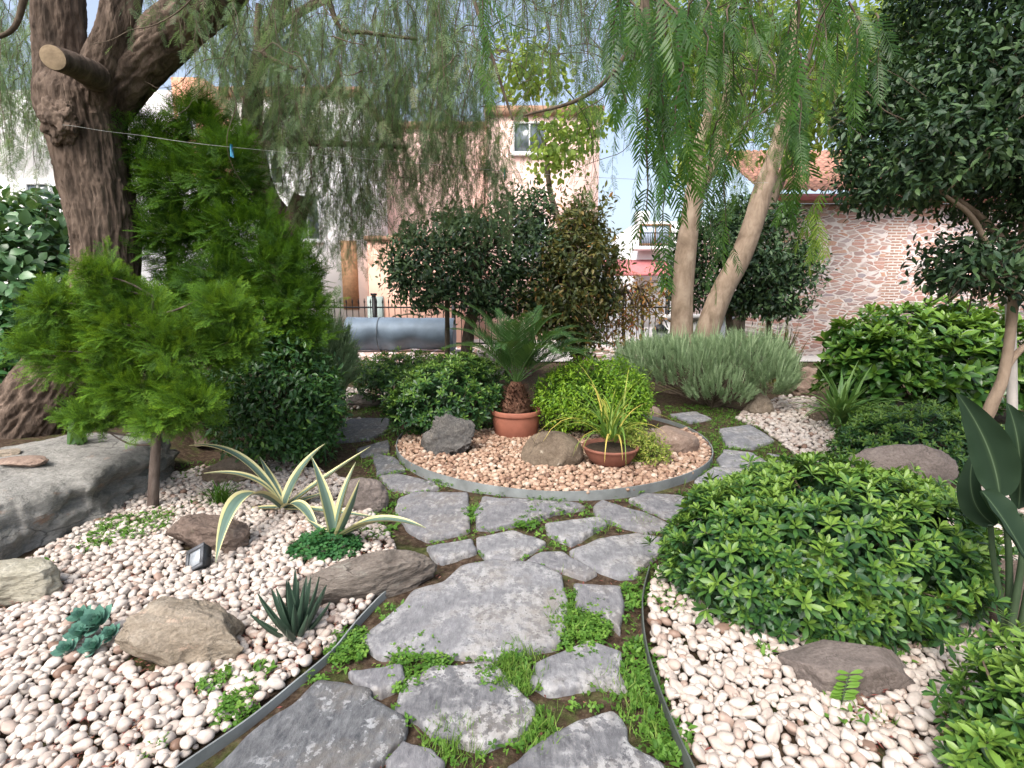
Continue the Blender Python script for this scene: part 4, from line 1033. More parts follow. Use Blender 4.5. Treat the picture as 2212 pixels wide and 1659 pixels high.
def strands(mb, rg, tops, bots, leafL, step, tint, var, fine=False, r=.0022, out=.55):
    """hanging twigs from tops to bots, each carrying drooping pinnate leaves"""
    PP = []; DD = []; NN = []
    for a, b in zip(tops, bots):
        ln = np.linalg.norm(b-a); n = max(3, int(ln/step))
        az0 = rg.uniform(0, 2*pi); mid = a*.72+b*.28+rg.uniform(.1, .32)*ln*np.array([cos(az0), sin(az0), .35]); b = b+.10*ln*np.array([cos(az0), sin(az0), 0])
        u = np.linspace(0, 1, max(6, n))[:, None]
        c = (1-u)**2*a+2*u*(1-u)*mid+u*u*b+rg.normal(0, .006, (len(u), 3))
        tube(mb, np.column_stack([c, np.linspace(r*1.6, r*.6, len(c))]), 4, cap=False, mi=1)
        az = rg.uniform(0, 2*pi)+np.arange(len(u))*2.4+rg.normal(0, .4, len(u))
        o = np.stack([np.cos(az), np.sin(az), 0*az], -1)
        dv = norm(np.gradient(c, axis=0))
        d = norm(dv*.8+o*out+np.array([0, 0, -.35])+rg.normal(0, .12, o.shape))
        PP.append(c); DD.append(d); NN.append(norm(o+np.array([0, 0, .35])+rg.normal(0, .25, o.shape)))
    if not PP: return
    p = np.vstack(PP); d = np.vstack(DD); nn = np.vstack(NN); n = len(p)
    s = leafL*rg.uniform(.7, 1.25, n); t = tint+rg.normal(0, var, n)
    T = PINF if fine else PIN
    for v in range(2):
        k = np.arange(n) % 2 == v; scatter(mb, T[v], frames(d[k], nn[k]), p[k], s[k], t[k], .6)
def tangle(mb, rg, x0, x1, y0, y1, Y0, Y1, n):
    """thin bare twigs wandering through the crown"""
    for _ in range(n):
        p = P(rg.uniform(x0, x1), rg.uniform(y0, y1), rg.uniform(Y0, Y1)); d = norm(np.array([[rg.normal(), rg.normal()*.6, rg.normal(-.3, .6)]]))[0]; l = rg.uniform(.4, 1.2); q = [p]
        for k in range(6): d = norm((d+rg.normal(0, .35, 3)+np.array([0, 0, -.12]))[None])[0]; q.append(q[-1]+d*l/6)
        r = rg.uniform(.002, .006); tube(mb, smooth_path(np.column_stack([np.array(q), np.linspace(r, r*.3, 7)]), 3), 5, cap=False, mi=1)
def region(rg, x0, x1, t0, t1, b0, b1, Y0, Y1, n, drift=25):
    px = rg.uniform(x0, x1, n); tp = rg.uniform(t0, t1, n); bt = rg.uniform(b0, b1, n); Y = rg.uniform(Y0, Y1, n)
    bt = np.maximum(bt, tp+60)
    A = np.array([P(a, b, y) for a, b, y in zip(px, tp, Y)]); B = np.array([P(a+rg.normal(0, drift), b, y) for a, b, y in zip(px, bt, Y+rg.normal(0, .15, n))])
    return A, B
def bough(e, pts, Y=None, seg=10, rough=.05, seed=0):
    tb = MB(); tube(tb, smooth_path(pxpath(pts, Y), 8), seg, rough, 2.5, seed); tb.build('branch', M_TWIG, e, tint=False)

# --- the big leaning pepper tree on the left
rg = np.random.default_rng(101)
e = empty('pepper_tree', P(70, 930, 4.7), 'massive leaning pepper tree with rough brown bark and sawn limb', 'tree', 'pepper trees over the garden')
tb = MB()
main = pxpath([(-60,1090,112),(20,985,95),(85,885,76),(150,785,66),(205,690,60),(228,610,58),(230,540,58),(222,460,62),(205,380,64),(192,310,67),(180,260,72),(172,215,74),(170,170,58)], 4.7)
tube(tb, smooth_path(main, 34), 180, .10, 6.0, 5, stretch=.13)
tube(tb, smooth_path(pxpath([(160,300,40),(148,235,56),(136,150,48),(130,80,45),(126,0,44),(118,-160,40)], 4.7), 24), 110, .09, 5., 6, stretch=.13)
tube(tb, smooth_path(pxpath([(188,320,34,4.8),(204,245,48,4.72),(228,150,43,4.64),(252,70,37,4.6),(264,0,34,4.6),(285,-140,30,4.6)], 4.6), 24), 110, .09, 5., 7, stretch=.13)
tube(tb, smooth_path(pxpath([(190,310,36),(206,250,50),(280,160,50),(365,75,48),(455,0,44),(580,-110,38),(760,-170,34),(1000,-190,22),(1250,-140,12)], 4.75), 20), 110, .10, 5., 8, stretch=.13)
st = smooth_path(pxpath([(205,165,30,4.5),(162,142,26,4.22),(114,124,24,3.92)], 4.5), 8); tube(tb, st, 24, .04, 3, 9)
# burl where an old limb was pruned
V, Fc = CS[40]; c = P(130, 262, 4.42); U = V*(1+.28*fbm(V*2.3, 5, 77))[:, None]*np.array([.14, .09, .17]); tb.add(U+c, Fc)
tb.build('trunk', M_BARK, e, tint=False)
endp = st[-1, :3]; axd = norm((st[-1, :3]-st[-3, :3])[None])[0]
k1 = norm(np.cross(axd, [0, 0, 1.])[None])[0]; k2 = np.cross(axd, k1); rad = st[-1, 3]*1.0; a = np.linspace(0, 2*pi, 32, endpoint=False)
V = [endp+axd*.004]; Fc = []
for r_ in (.33, .66, .98): V += [endp+axd*(.004 if r_ < .9 else .001)+rad*r_*(cos(t)*k1+sin(t)*k2) for t in a]
Fc = [(0, 1+i, 1+(i+1) % 32) for i in range(32)]
for q in range(2): Fc += [(1+q*32+i, 33+q*32+i, 33+q*32+(i+1) % 32, 1+q*32+(i+1) % 32) for i in range(32)]
obj('cut_face', V, Fc, M_CUT, e)['label'] = 'pale sawn end of the pruned limb'
bough(e, [(480,-20,20,4.8),(640,-40,14,4.9),(800,-60,10,5.0),(980,-60,7,5.1)])
bough(e, [(560,10,7,4.6),(555,80,6,4.6),(575,120,5,4.6),(640,150,3,4.6)])
bough(e, [(700,-30,7,4.9),(735,60,5,4.9),(790,70,4,4.9),(900,85,3,5.0)])
bough(e, [(60,-40,8,4.8),(30,60,5,4.8),(-40,90,4,4.8)])
mb = MB()
for (x0,x1,t0,t1,b0,b1,Y0,Y1,n) in [(380,620,-80,20,60,190,3.9,5.0,20),(600,1000,-120,60,120,330,4.2,6.0,58),(940,1300,-160,0,60,230,3.0,5.5,34),(-80,130,-80,220,150,420,5.0,6.6,62),(260,420,-100,0,20,90,4.4,5.5,8)]:
    A, B = region(rg, x0, x1, t0, t1, b0, b1, Y0, Y1, int(n*2.0)); strands(mb, rg, A, B, .17, .075, .48, .18, out=.9)
tangle(mb, rg, 420, 1300, -60, 200, 3.8, 6.0, 90)
# crown goes on unseen above the frame, strands added there to dim the garden
A = np.column_stack([rg.uniform(-5, 2.5, 230), rg.uniform(-2.5, 6, 230), rg.uniform(4.2, 6., 230)]); B = A+np.column_stack([rg.normal(0, .1, 230), rg.normal(0, .1, 230), rg.uniform(-1.1, -.5, 230)])
B[:, 2] = np.maximum(B[:, 2], 1.7+B[:, 1]*.53); A[:, 2] = np.maximum(A[:, 2], B[:, 2]+.3)
strands(mb, rg, A, B, .2, .06, .42, .16)
mb.build('crown', None, e, mats=[M_PEP, M_TWIG])

# --- second pepper tree behind the conifers
e = empty('pepper_tree', P(625, 790, 6.6), 'pepper tree with sawn reddish stub behind the green conifer, its veil hanging over the tank', 'tree', 'pepper trees over the garden')
tb = MB()
tube(tb, smooth_path(pxpath([(615,800,42),(618,700,38),(612,600,36),(610,530,38),(600,480,34),(570,420,26),(550,330,22),(545,240,20),(560,140,18),(590,50,15),(640,-60,12)], 6.6), 10), 32, .07, 3, 15, stretch=.12)
tube(tb, smooth_path(pxpath([(608,540,32),(630,490,24),(646,450,21),(655,425,19)], 6.55), 8), 24, .06, 3, 16)
tube(tb, smooth_path(pxpath([(550,330,15),(590,260,12),(618,243,9),(680,215,7),(722,180,6),(732,140,4)], 6.4), 8), 12, .08, 3, 17)
tube(tb, smooth_path(pxpath([(612,245,9),(600,190,7),(598,140,6),(610,110,5)], 6.4), 8), 12, .08, 3, 18)
tube(tb, smooth_path(pxpath([(550,318,10),(640,308,8),(760,312,6),(880,318,4)], 6.3), 8), 10, .08, 3, 19)
tube(tb, smooth_path(pxpath([(590,60,10),(680,10,8),(800,-40,7),(960,-50,5)], 6.6), 8), 10, .08, 3, 20)
tb.build('trunk', M_BARK, e, tint=False)
mb = MB()
for (x0,x1,t0,t1,b0,b1,Y0,Y1,n) in [(640,840,180,330,420,560,5.6,7.2,52),(560,900,20,200,230,420,5.6,7.4,70),(820,1060,60,250,300,470,5.6,7.4,70),(860,1090,280,380,420,520,6.2,7.6,54),(440,560,0,120,150,300,5.6,6.6,40),(480,680,150,300,300,440,6.0,7.0,40),(640,820,380,460,520,580,5.8,6.6,22)]:
    A, B = region(rg, x0, x1, t0, t1, b0, b1, Y0, Y1, int(n*2.0)); strands(mb, rg, A, B, .18, .085, .46, .18, out=.9)
tangle(mb, rg, 520, 1040, 30, 420, 5.6, 7.2, 130)
mb.build('crown', None, e, mats=[M_PEP, M_TWIG])

# --- twin-trunked pepper tree on the right
e = empty('pepper_tree', P(1500, 770, 8.4), 'twin-trunked pepper tree with smooth tan bark rising from the lavender', 'tree', 'pepper trees over the garden')
tb = MB()
tube(tb, smooth_path([(*(P(1466,860,8.4)*[1,1,0]-[0,0,.1]), .24)]+pxpath([(1470,810,27),(1472,720,24),(1474,640,22),(1480,560,22),(1490,480,20),(1500,420,20),(1506,395,20),(1502,360,15),(1510,310,12),(1530,240,10),(1530,120,9)], 8.4), 10), 32, .03, 2, 25)
tube(tb, smooth_path(pxpath([(1502,410,17),(1530,375,13),(1550,330,11),(1560,260,10),(1580,140,8)], 8.4), 10), 24, .03, 2, 26)
tube(tb, smooth_path([(*(P(1500,860,8.3)*[1,1,0]-[0,0,.1]), .24)]+pxpath([(1505,810,28),(1530,710,25),(1560,630,23),(1600,555,22),(1628,480,21),(1648,410,20),(1672,340,16),(1690,260,13),(1700,160,10),(1720,20,8)], 8.3), 10), 32, .03, 2, 27)
tb.build('trunk', M_BARKG, e, tint=False)
bough(e, [(1395,-40,6,3.4),(1380,50,5.5,3.4),(1330,150,5,3.4),(1250,215,4,3.4),(1130,250,2,3.4)])
bough(e, [(1010,-40,4,3.4),(1050,80,3.5,3.4),(1085,190,3,3.4),(1108,260,2,3.4)])
bough(e, [(1390,-60,7,2.4),(1400,60,6,2.4),(1405,150,5,2.3),(1430,330,3,2.2)])
bough(e, [(1790,-40,7,4.0),(1760,90,6,4.0),(1720,200,5,4.0),(1700,330,3,4.0)])
mb = MB()
for (x0,x1,t0,t1,b0,b1,Y0,Y1,n) in [(1400,1700,-80,60,100,280,4.0,8.0,62),(1560,1840,-40,120,160,330,4.0,7.0,44),(1280,1420,-60,60,120,300,4.0,6.5,30),(1640,1700,150,250,320,420,4.0,6.5,12),(1230,1340,150,300,330,460,6.0,8.0,10),(1500,1620,120,280,330,450,5.,8.0,20),(1000,1260,60,260,230,420,5.,8.0,30),(1180,1400,-80,100,120,260,3.,6.0,26)]:
    A, B = region(rg, x0, x1, t0, t1, b0, b1, Y0, Y1, n); k_ = rg.random(n) < .72; strands(mb, rg, A[k_], B[k_], .19, .09, .36, .18, out=.75)
for (x0,x1,t0,t1,b0,b1,Y0,Y1,n) in [(1395,1450,-60,40,220,340,1.55,1.9,5),(1385,1425,130,240,420,520,1.6,1.9,5),(1430,1470,60,160,330,420,1.7,2.0,3),(1555,1590,180,320,500,600,2.3,2.7,4),(1540,1760,-60,30,130,300,1.8,2.8,14),(1690,1720,180,280,330,420,2.2,2.6,4),(1780,1960,-60,40,120,260,1.8,2.8,10),(1010,1080,-80,0,80,150,1.9,2.4,5),(1330,1400,-60,20,100,230,1.9,2.6,6),(1480,1540,-40,20,120,260,1.8,2.4,6)]:
    A, B = region(rg, x0, x1, t0, t1, b0, b1, Y0, Y1, n, 8); k_ = rg.random(n) < .62; strands(mb, rg, A[k_], B[k_], .19, .05, .22, .17, True, .003, .42)
tangle(mb, rg, 1300, 1900, -40, 260, 2.5, 6.5, 60)
A, B = region(rg, 1772, 1776, 415, 420, 500, 510, 2.2, 2.2, 1, 1); strands(mb, rg, A, B, .20, .07, .75, .1, True, .002, .3)
A = np.column_stack([rg.uniform(-1, 5, 200), rg.uniform(-2.5, 6, 200), rg.uniform(4.2, 6., 200)]); B = A+np.column_stack([rg.normal(0, .1, 200), rg.normal(0, .1, 200), rg.uniform(-1.1, -.5, 200)])  # more unseen overhead strands, added to shade the garden
B[:, 2] = np.maximum(B[:, 2], 1.7+B[:, 1]*.53); A[:, 2] = np.maximum(A[:, 2], B[:, 2]+.3)
strands(mb, rg, A, B, .2, .06, .42, .16)
mb.build('crown', None, e, mats=[M_PEPN, M_TWIG])

# ------------------------------------------------------------------ LAVENDER AND STRAP LEAVES
def sprig_tpl(n=9, seed=0):
    rg = np.random.default_rng(seed); vs = []; fs = []; tt = []
    def q4(p, d, l, w, t):
        d = d/np.linalg.norm(d); s = np.cross(d, [.2, .1, 1.]); s /= np.linalg.norm(s); k = len(vs)
        vs.extend([p, p+d*l*.45+s*w, p+d*l, p+d*l*.45-s*w]); fs.append((k, k+1, k+2, k+3)); tt.extend([t]*4)
    q4(np.zeros(3), np.array([0, 1., 0]), 1., .010, .5)
    for i in range(n):
        y = .1+.6*i/n
        for m in range(2):
            a = i*1.7+m*pi+rg.normal(0, .3); q4(np.array([0, y, 0]), np.array([cos(a)*.5, 1., sin(a)*.5]), .19*rg.uniform(.8, 1.3), .017, rg.uniform(0, 1))
    return np.array(vs), np.array(fs), np.array(tt)
SPG = [sprig_tpl(9, s) for s in (1, 2)]
def lavender(label, lobes, n, L, seed, tint=.45):
    c = np.mean([l[0] for l in lobes], 0); e = empty('lavender_bush', (c[0], c[1], 0), label, 'lavender', 'lavender bushes')
    q, nn, rg = shell(lobes, n, seed, .35, -.3, .1); mb = MB()
    ok = q[:, 2] > .1; q, nn = q[ok], nn[ok]
    d = norm(nn*.75+np.array([0, 0, 1.0])+rg.normal(0, .2, q.shape)); nr = rg.normal(size=q.shape)
    for v in range(2): scatter(mb, SPG[v], frames(d[v::2], nr[v::2]), q[v::2]-d[v::2]*L*.4, L*rg.uniform(.7, 1.4, len(q[v::2])), tint-.25+rg.normal(0, .13, len(q[v::2])), .4)
    k = rg.choice(len(q), len(q)//3); k = k[nn[k][:, 2] > .1]; d = norm(np.array([0, 0, 1.])+nn[k]*.35+rg.normal(0, .18, (len(k), 3))); scatter(mb, BLADE, frames(d, rg.normal(size=d.shape)), q[k], np.column_stack([np.full(len(k), .16), rg.uniform(.16, .42, len(k)), np.full(len(k), .15)]), .75+rg.normal(0, .12, len(k)))
    mb.build('foliage', M_LAV, e)
    sb = MB(); stems(sb, np.array([c[0], c[1], 0.]), q, rg, 120, .006); sb.build('stem', M_TWIG, e, tint=False)
lavender('wide grey-green lavender spreading at the foot of the twin trunks',
         [Lb(1500,800,7.4,150,62,.7), Lb(1610,800,7.2,100,72,.6), Lb(1410,790,7.6,85,48,.6), Lb(1560,845,6.9,75,45,.4), Lb(1650,820,7.0,60,60,.5)], 5200, .26, 71)
lavender('wispy grey-green lavender between the dark bush and the stone block', [Lb(715,800,6.0,45,95,.4), Lb(690,860,5.6,40,60,.3)], 1300, .28, 73, .35)
def straps(mb, rg, base, n, L, w, lean=(.3, 1.2), tint=(.5, .2), bend=1., seg=7, tg=0.):
    """arching strap leaves from one base"""
    for i in range(n):
        a = rg.uniform(0, 2*pi); l = L*rg.uniform(.65, 1.15); th = rg.uniform(*lean); h = np.array([cos(a), sin(a), 0]); t = np.linspace(0, 1, seg)
        ang = th*.35+bend*th*t**1.2*1.3
        dx = np.cumsum(np.sin(ang))*l/seg; dz = np.cumsum(np.cos(ang))*l/seg
        c = base+rg.normal(0, .02+.05*L*.6, 3)*np.array([1, 1, 0])+np.outer(dx, h)+np.outer(dz, [0, 0, 1.])
        s = np.array([-h[1], h[0], 0]); ww = w*np.sin(np.clip(.25+.75*(1-t), 0, 1)*pi/2)*(1-t**4)+.0006
        A = c-np.outer(ww, s)+np.outer(ww*.35, [0, 0, 1.]); B = c+np.outer(ww, s)+np.outer(ww*.35, [0, 0, 1.])
        V = np.vstack([A, c, B]); Fc = []
        for k in range(seg-1): Fc += [(k, k+1, seg+k+1, seg+k), (seg+k, seg+k+1, 2*seg+k+1, 2*seg+k)]
        mb.add(V, Fc, np.clip(np.tile(np.full(seg, rg.normal(*tint))+tg*t, 3), 0, 1))
def strap_thing(name, label, cat, base, n, L, w, mat, seed, group=None, **kw):
    rg = np.random.default_rng(seed); mb = MB(); straps(mb, rg, np.array(base), n, L, w, **kw)
    o = mb.build(name, mat); return tag(o, label, cat, group)
strap_thing('agapanthus', 'clump of arching strap leaves below the glossy bush, beside the gravel', 'plant', G(1812,930), 85, .82, .021, M_STRAP, 81, lean=(.35, 1.4), tint=(.75, .2))
strap_thing('agapanthus', 'few broad strap leaves sprouting at the foot of the leaning trunk', 'plant', G(108,1000, .3)+np.array([0,.25,.02]), 9, .36, .026, M_STRAP, 82, lean=(.4, 1.2), tint=(.6, .2))
strap_thing('yucca', 'pale blue-green sword leaves behind the mounded shrub', 'plant', P(1055,790,7.8)*np.array([1,1,0]), 9, .95, .02, M_LAV, 83, lean=(.05, .45), tint=(.8, .1), bend=.5)
strap_thing('grass_tuft', 'dark grassy tuft beside the rounded brown rock', 'grass tuft', G(478,1092), 60, .24, .005, M_WEED, 84, lean=(.3, 1.3), tint=(.25, .15))
strap_thing('leaf_tuft', 'tuft of broad bright leaves on the left path branch', 'plant', G(735,905), 16, .3, .014, M_STRAP, 85, lean=(.3, 1.1), tint=(.8, .12))
strap_thing('iris_clump', 'bunch of upright green blades behind the cycad trunk', 'plant', G(1162,905)+np.array([0,.1,0]), 14, .55, .018, M_LAUREL, 86, lean=(.05, .4), tint=(.5, .2), bend=.5)
strap_thing('aloe_thicket', 'spiky olive clump in front of the stone house, right of the twin trunks', 'plant', P(1690,770,8.2)*np.array([1,1,0]), 45, 1.15, .02, M_OLIVE, 87, lean=(.1, .8), tint=(.35, .15), bend=.4)

# ------------------------------------------------------------------ POTS, CYCAD, LILY
def lathe(prof, c, seg=48):
    a = np.linspace(0, 2*pi, seg, endpoint=False); V = []
    for r, z in prof: V.append(np.column_stack([c[0]+r*np.cos(a), c[1]+r*np.sin(a), np.full(seg, c[2]+z)]))
    m = len(prof); i, j = np.meshgrid(np.arange(m-1), np.arange(seg), indexing='ij'); j2 = (j+1) % seg
    return np.vstack(V), np.stack([i*seg+j, i*seg+j2, (i+1)*seg+j2, (i+1)*seg+j], -1).reshape(-1, 4)
pc = G(1115, 951, .03); s_ = mpp(1115, 930, pc[1]); pr = 55*s_; ph = 60*s_*1.0
pc = np.array([pc[0], pc[1]+pr*.85, .03])
e = empty('flower_pot', pc, 'wide terracotta pot holding the cycad', 'flower pot', 'terracotta pots in the round bed')
V, Fc = lathe([(.01,0),(pr*.82,0),(pr*.86,.012),(pr*.95,ph*.55),(pr*.97,ph*.8)], pc); obj('body', V, Fc, M_TERRA, e)
V, Fc = lathe([(pr*.972,ph*.8),(pr*1.01,ph*.81),(pr*1.025,ph*.86),(pr*1.02,ph*.97),(pr*1.0,ph),(pr*.94,ph),(pr*.92,ph*.95),(pr*.9,ph*.8)], pc); obj('rim', V, Fc, M_TERRA, e)
V, Fc = lathe([(.005,ph*.86),(pr*.4,ph*.87),(pr*.91,ph*.85)], pc); obj('soil', V, Fc, M_PEAT, e)
# cycad
cb = pc+np.array([0, 0, ph*.85]); rg = np.random.default_rng(201)
e = empty('cycad', cb, 'sago palm cycad with stiff feathery fronds in the wide pot', 'cycad')
th_ = 64*s_
tb = MB(); tube(tb, smooth_path([[*cb, 30*s_], [*(cb+[0,0,th_*.25]), 33*s_], [*(cb+[0,0,th_*.6]), 24*s_], [*(cb+[0,0,th_*.9]), 19*s_], [*(cb+[0,0,th_*1.1]), 10*s_]], 8), 28, .10, 5, 3)
sc_t = leaf_tpl(2, .22, .4, .3, -.25)
n = 420; u = rg.random(n); a = rg.uniform(0, 2*pi, n); rr = np.interp(u, [0, .25, .6, .9, 1.], [30, 33, 25, 20, 16])*s_*.95
o_ = np.stack([np.cos(a), np.sin(a), 0*a], -1); p = cb+o_*rr[:, None]+np.outer(u*th_, [0, 0, 1.])
scatter(tb, sc_t, frames(norm(o_*.7+np.array([0, 0, .8])+rg.normal(0, .15, o_.shape)), o_), p, rg.uniform(.035, .06, n), 0)
tb.build('trunk', barkmat('cycad_bark', (.03,.015,.01), (.11,.05,.032), (.26,.15,.10), .8, 16.), e, tint=False)
top = cb+np.array([0, 0, th_])
def frond(tip, mid, nl=54, ll=.20, tint=.4):
    mb = MB(); t = np.linspace(0, 1, 26); c = np.outer((1-t)**2, top)+np.outer(2*t*(1-t), mid)+np.outer(t*t, tip)
    tube(mb, np.column_stack([c, np.linspace(.007, .0015, 26)]), 6, cap=False, t=.8)
    tt = np.linspace(.14, 1., nl); p = np.column_stack([np.interp(tt, t, c[:, i]) for i in range(3)]); d = norm(np.gradient(p, axis=0))
    side = norm(np.cross(d, np.array([0, 0, 1.])+0*d)); upv = np.cross(side, d)
    L = ll*np.sin(np.clip(tt*1.15+.18, 0, 1)*pi*.93)**.6*1.05+.015
    for sg in (-1, 1):
        dd = norm(side*sg*.85+d*(.55+.5*tt[:, None])+upv*.38+rg.normal(0, .03, d.shape)); scatter(mb, LEAF_LA, frames(dd, upv+side*sg*-.3), p, np.stack([L*.36, L, L], -1), tint+rg.normal(0, .1, nl))
    mb.build('frond', M_CYC, e)
FR = [((985,672),(1050,700),5.3),((1035,668),(1075,690),5.5),((1080,680),(1100,700),5.9),((1185,690),(1150,700),5.4),((1215,715),(1180,715),5.7),((1205,740),(1170,700),5.2),((1135,690),(1125,690),5.1),((1105,705),(1112,700),4.95),
      ((1270,755),(1200,720),6.0),((1300,780),(1220,740),5.8),((1250,790),(1190,730),5.4),((1010,720),(1060,720),5.9),((1060,700),(1085,710),6.3),((1160,672),(1140,690),6.1),((1235,735),(1185,705),6.2),((1000,760),(1060,735),5.2),((1180,770),(1150,730),5.0),((1090,760),(1100,725),4.95)]
cy0 = top[1]
for (tx, ty), (mx, my), Yt in FR:
    tx = 1118+(tx-1118)*1.28; mx = 1118+(mx-1118)*1.2; frond(P(tx, ty-8, cy0+(Yt-5.6)*.8), P(mx, my-12, cy0+(Yt-5.6)*.35), tint=rg.uniform(.3, .6))
# bowl with lily
bc = G(1326, 1020, .03); s2 = mpp(1326, 1000, bc[1]); br = 62*s2; bh = 46*s2; bc = np.array([bc[0], bc[1]+br*.75, .035])
e = empty('planter_bowl', bc, 'shallow dark terracotta bowl with the yellowing lily', 'planter', 'terracotta pots in the round bed')
V, Fc = lathe([(.01,0),(br*.5,0),(br*.72,bh*.25),(br*.9,bh*.6),(br*.97,bh*.85)], bc); obj('body', V, Fc, M_TERRAD, e)
V, Fc = lathe([(br*.972,bh*.85),(br*1.01,bh*.87),(br*1.02,bh*.97),(br*1.,bh),(br*.95,bh),(br*.9,bh*.82)], bc); obj('rim', V, Fc, M_TERRAD, e)
V, Fc = lathe([(.005,bh*.9),(br*.5,bh*.9),(br*.92,bh*.82)], bc); obj('soil', V, Fc, M_PEAT, e)
lb = bc+np.array([0, 0, bh*.88])
strap_thing('lily_plant', 'floppy lily with long yellowing leaves in the shallow bowl', 'plant', lb, 60, .78, .009, M_LILY, 91, lean=(.35, 1.85), tint=(.42, .3), tg=.4, bend=1.15)
shrub('sedum', 'pale yellow-green trailing succulent spilling right of the shallow bowl', 'succulent', [Lb(1395,975,4.55,45,38,.18), Lb(1365,950,4.7,35,28,.15)], 330, M_SEDUM, 'loose', .035, 4, 92, LEAF_EL, (.45, .6), group='succulents', var=.22, nst=25, stem_r=.003)

# ------------------------------------------------------------------ AGAVES
def ribbon_leaf(base, mid, tip, w, nrm=None, seg=22, cols=9, ch=.35, name='leaf', mat=None, parent=None, prof=None, wav=.0):
    t = np.linspace(0, 1, seg); c = np.outer((1-t)**2, base)+np.outer(2*t*(1-t), mid)+np.outer(t*t, tip)
    d = norm(np.gradient(c, axis=0)); up = np.array([0, 0, 1.]) if nrm is None else np.array(nrm, float)
    s = norm(np.cross(d, up+0*d)); n_ = np.cross(s, d)
    ww = w*(np.sin(np.clip(.35+t*1.0, 0, 1)*pi/2)*(1-t**2.6)+.01) if prof is None else w*prof(t)
    u = np.linspace(-1, 1, cols)
    V = c[:, None]+ww[:, None, None]*u[None, :, None]*s[:, None]+(ch*ww[:, None]*(u*u)[None])[..., None]*n_[:, None]
    if wav: V = V+(wav*np.sin(t*23)[:, None]*np.abs(u)[None]**2)[..., None]*n_[:, None]
    V2 = V-n_[:, None]*(.004+.006*(1-t))[:, None, None]*(1-np.abs(u)**3)[None, :, None]
    i, j = np.meshgrid(np.arange(seg-1), np.arange(cols-1), indexing='ij')
    Fq = np.stack([i*cols+j, i*cols+j+1, (i+1)*cols+j+1, (i+1)*cols+j], -1).reshape(-1, 4)
    VV = np.vstack([V.reshape(-1, 3), V2.reshape(-1, 3)]); FF = np.vstack([Fq, Fq[:, ::-1]+seg*cols])
    tint = np.tile(np.abs(u), seg)
    return VV, FF, np.concatenate([tint, tint])
def agave(label, base, leaves, seed):
    e = empty('agave', base, label, 'agave', 'variegated agaves')
    for (mx, my, my_Y, tx, ty, tY, w) in leaves:
        m = P(mx, my, my_Y); t = P(tx, ty, tY); w = w*1.4
        V, Fc, ti = ribbon_leaf(base+np.array([0, 0, .03])+(m-base)*.04, m, t, w); obj('leaf', V, Fc, M_AGAVE, e, tint=ti)
gA = G(612, 1108)
agave('left variegated agave rosette arching over the dark brown rock', gA, [
    (530,950,3.5,408,962,3.5,.036), (565,1010,3.4,440,1022,3.3,.036), (500,1000,3.1,466,1216,2.62,.050), (650,1060,3.3,692,1160,3.1,.036),
    (640,1010,3.6,702,958,3.7,.046), (690,1040,3.6,800,964,3.7,.036), (600,1060,3.7,560,985,3.9,.03), (660,1095,3.3,830,1120,3.2,.028), (585,1095,3.4,520,1100,3.5,.026), (640,1085,3.5,715,1060,3.6,.03)], 1)
gB = G(722, 1180)
agave('upright variegated agave rosette growing out of the clover', gB, [
    (712,1090,3.0,672,984,3.1,.034), (735,1080,3.0,768,998,3.05,.042), (755,1120,2.9,776,1036,2.85,.034), (800,1095,2.85,920,1140,2.75,.040),
    (770,1130,2.9,850,1118,2.9,.030), (700,1150,3.1,660,1120,3.1,.024)], 2)

# small dark aloe
ab = G(640, 1378); e = empty('aloe', ab, 'dark spiky aloe tuft between the tan boulder and the edging', 'aloe'); rg = np.random.default_rng(301); s3 = mpp(640, 1378, ab[1])
for i in range(26):
    a = i*2.4; lean = .12+.75*(i/26)**.8; l = (135-30*(i/26))*s3*rg.uniform(.85, 1.12); h = np.array([cos(a), sin(a), 0])
    b = ab+h*.012*(i/8)+np.array([0, 0, .01]); t = b+h*l*sin(lean)*.85+np.array([0, 0, l*cos(lean)]); m = b+h*l*.5*sin(lean)*1.15+np.array([0, 0, l*.42*cos(lean)])
    V, Fc, ti = ribbon_leaf(b, m, t, 10*s3*rg.uniform(.85, 1.1), nrm=-h*.9+np.array([0, 0, .4]), seg=12, cols=5, ch=.6)
    obj('leaf', V, Fc, M_ALOE, e, tint=ti*.85)
# echeveria
eb = G(195, 1385); e = empty('echeveria_cluster', eb, 'cluster of blue-green echeveria rosettes left of the tan boulder', 'succulent', 'succulents')
spoon = leaf_tpl(5, .25, .7, .25, -.2)
for (px, py, rpx, z) in ((215,1350,50,.075),(150,1408,34,.035),(206,1402,34,.035),(178,1372,36,.055),(243,1374,30,.05),(180,1335,32,.07)):
    c = G(px, py, z); R = rpx*mpp(px, py, c[1]); rb = MB()
    for i in range(26):
        f = i/26; a = i*2.39996; th = radians(10+64*f); h = np.array([[cos(a), sin(a), 0]]); d = h*sin(th)+np.array([[0, 0, cos(th)]]); nr = -h*cos(th)+np.array([[0, 0, sin(th)]]); TL = np.array([[1,0,0],[0,.85,-.53],[0,.53,.85]]); d = d@TL.T; nr = nr@TL.T
        scatter(rb, spoon, frames(d, nr), c[None]+np.array([[0, 0, .012*(1-f)]]), np.array([R*(.5+.45*f)]), .8-.45*f+rg.normal(0, .05))
    rb.build('rosette', M_ECH, e)
sbm = MB(); tube(sbm, smooth_path([[*(eb+[0,.02,-.01]), .02],[*(eb+[0,.02,.03]), .018],[*(eb+[.01,.02,.06]), .012]], 4), 10); sbm.build('stem', M_TWIG, e, tint=False)

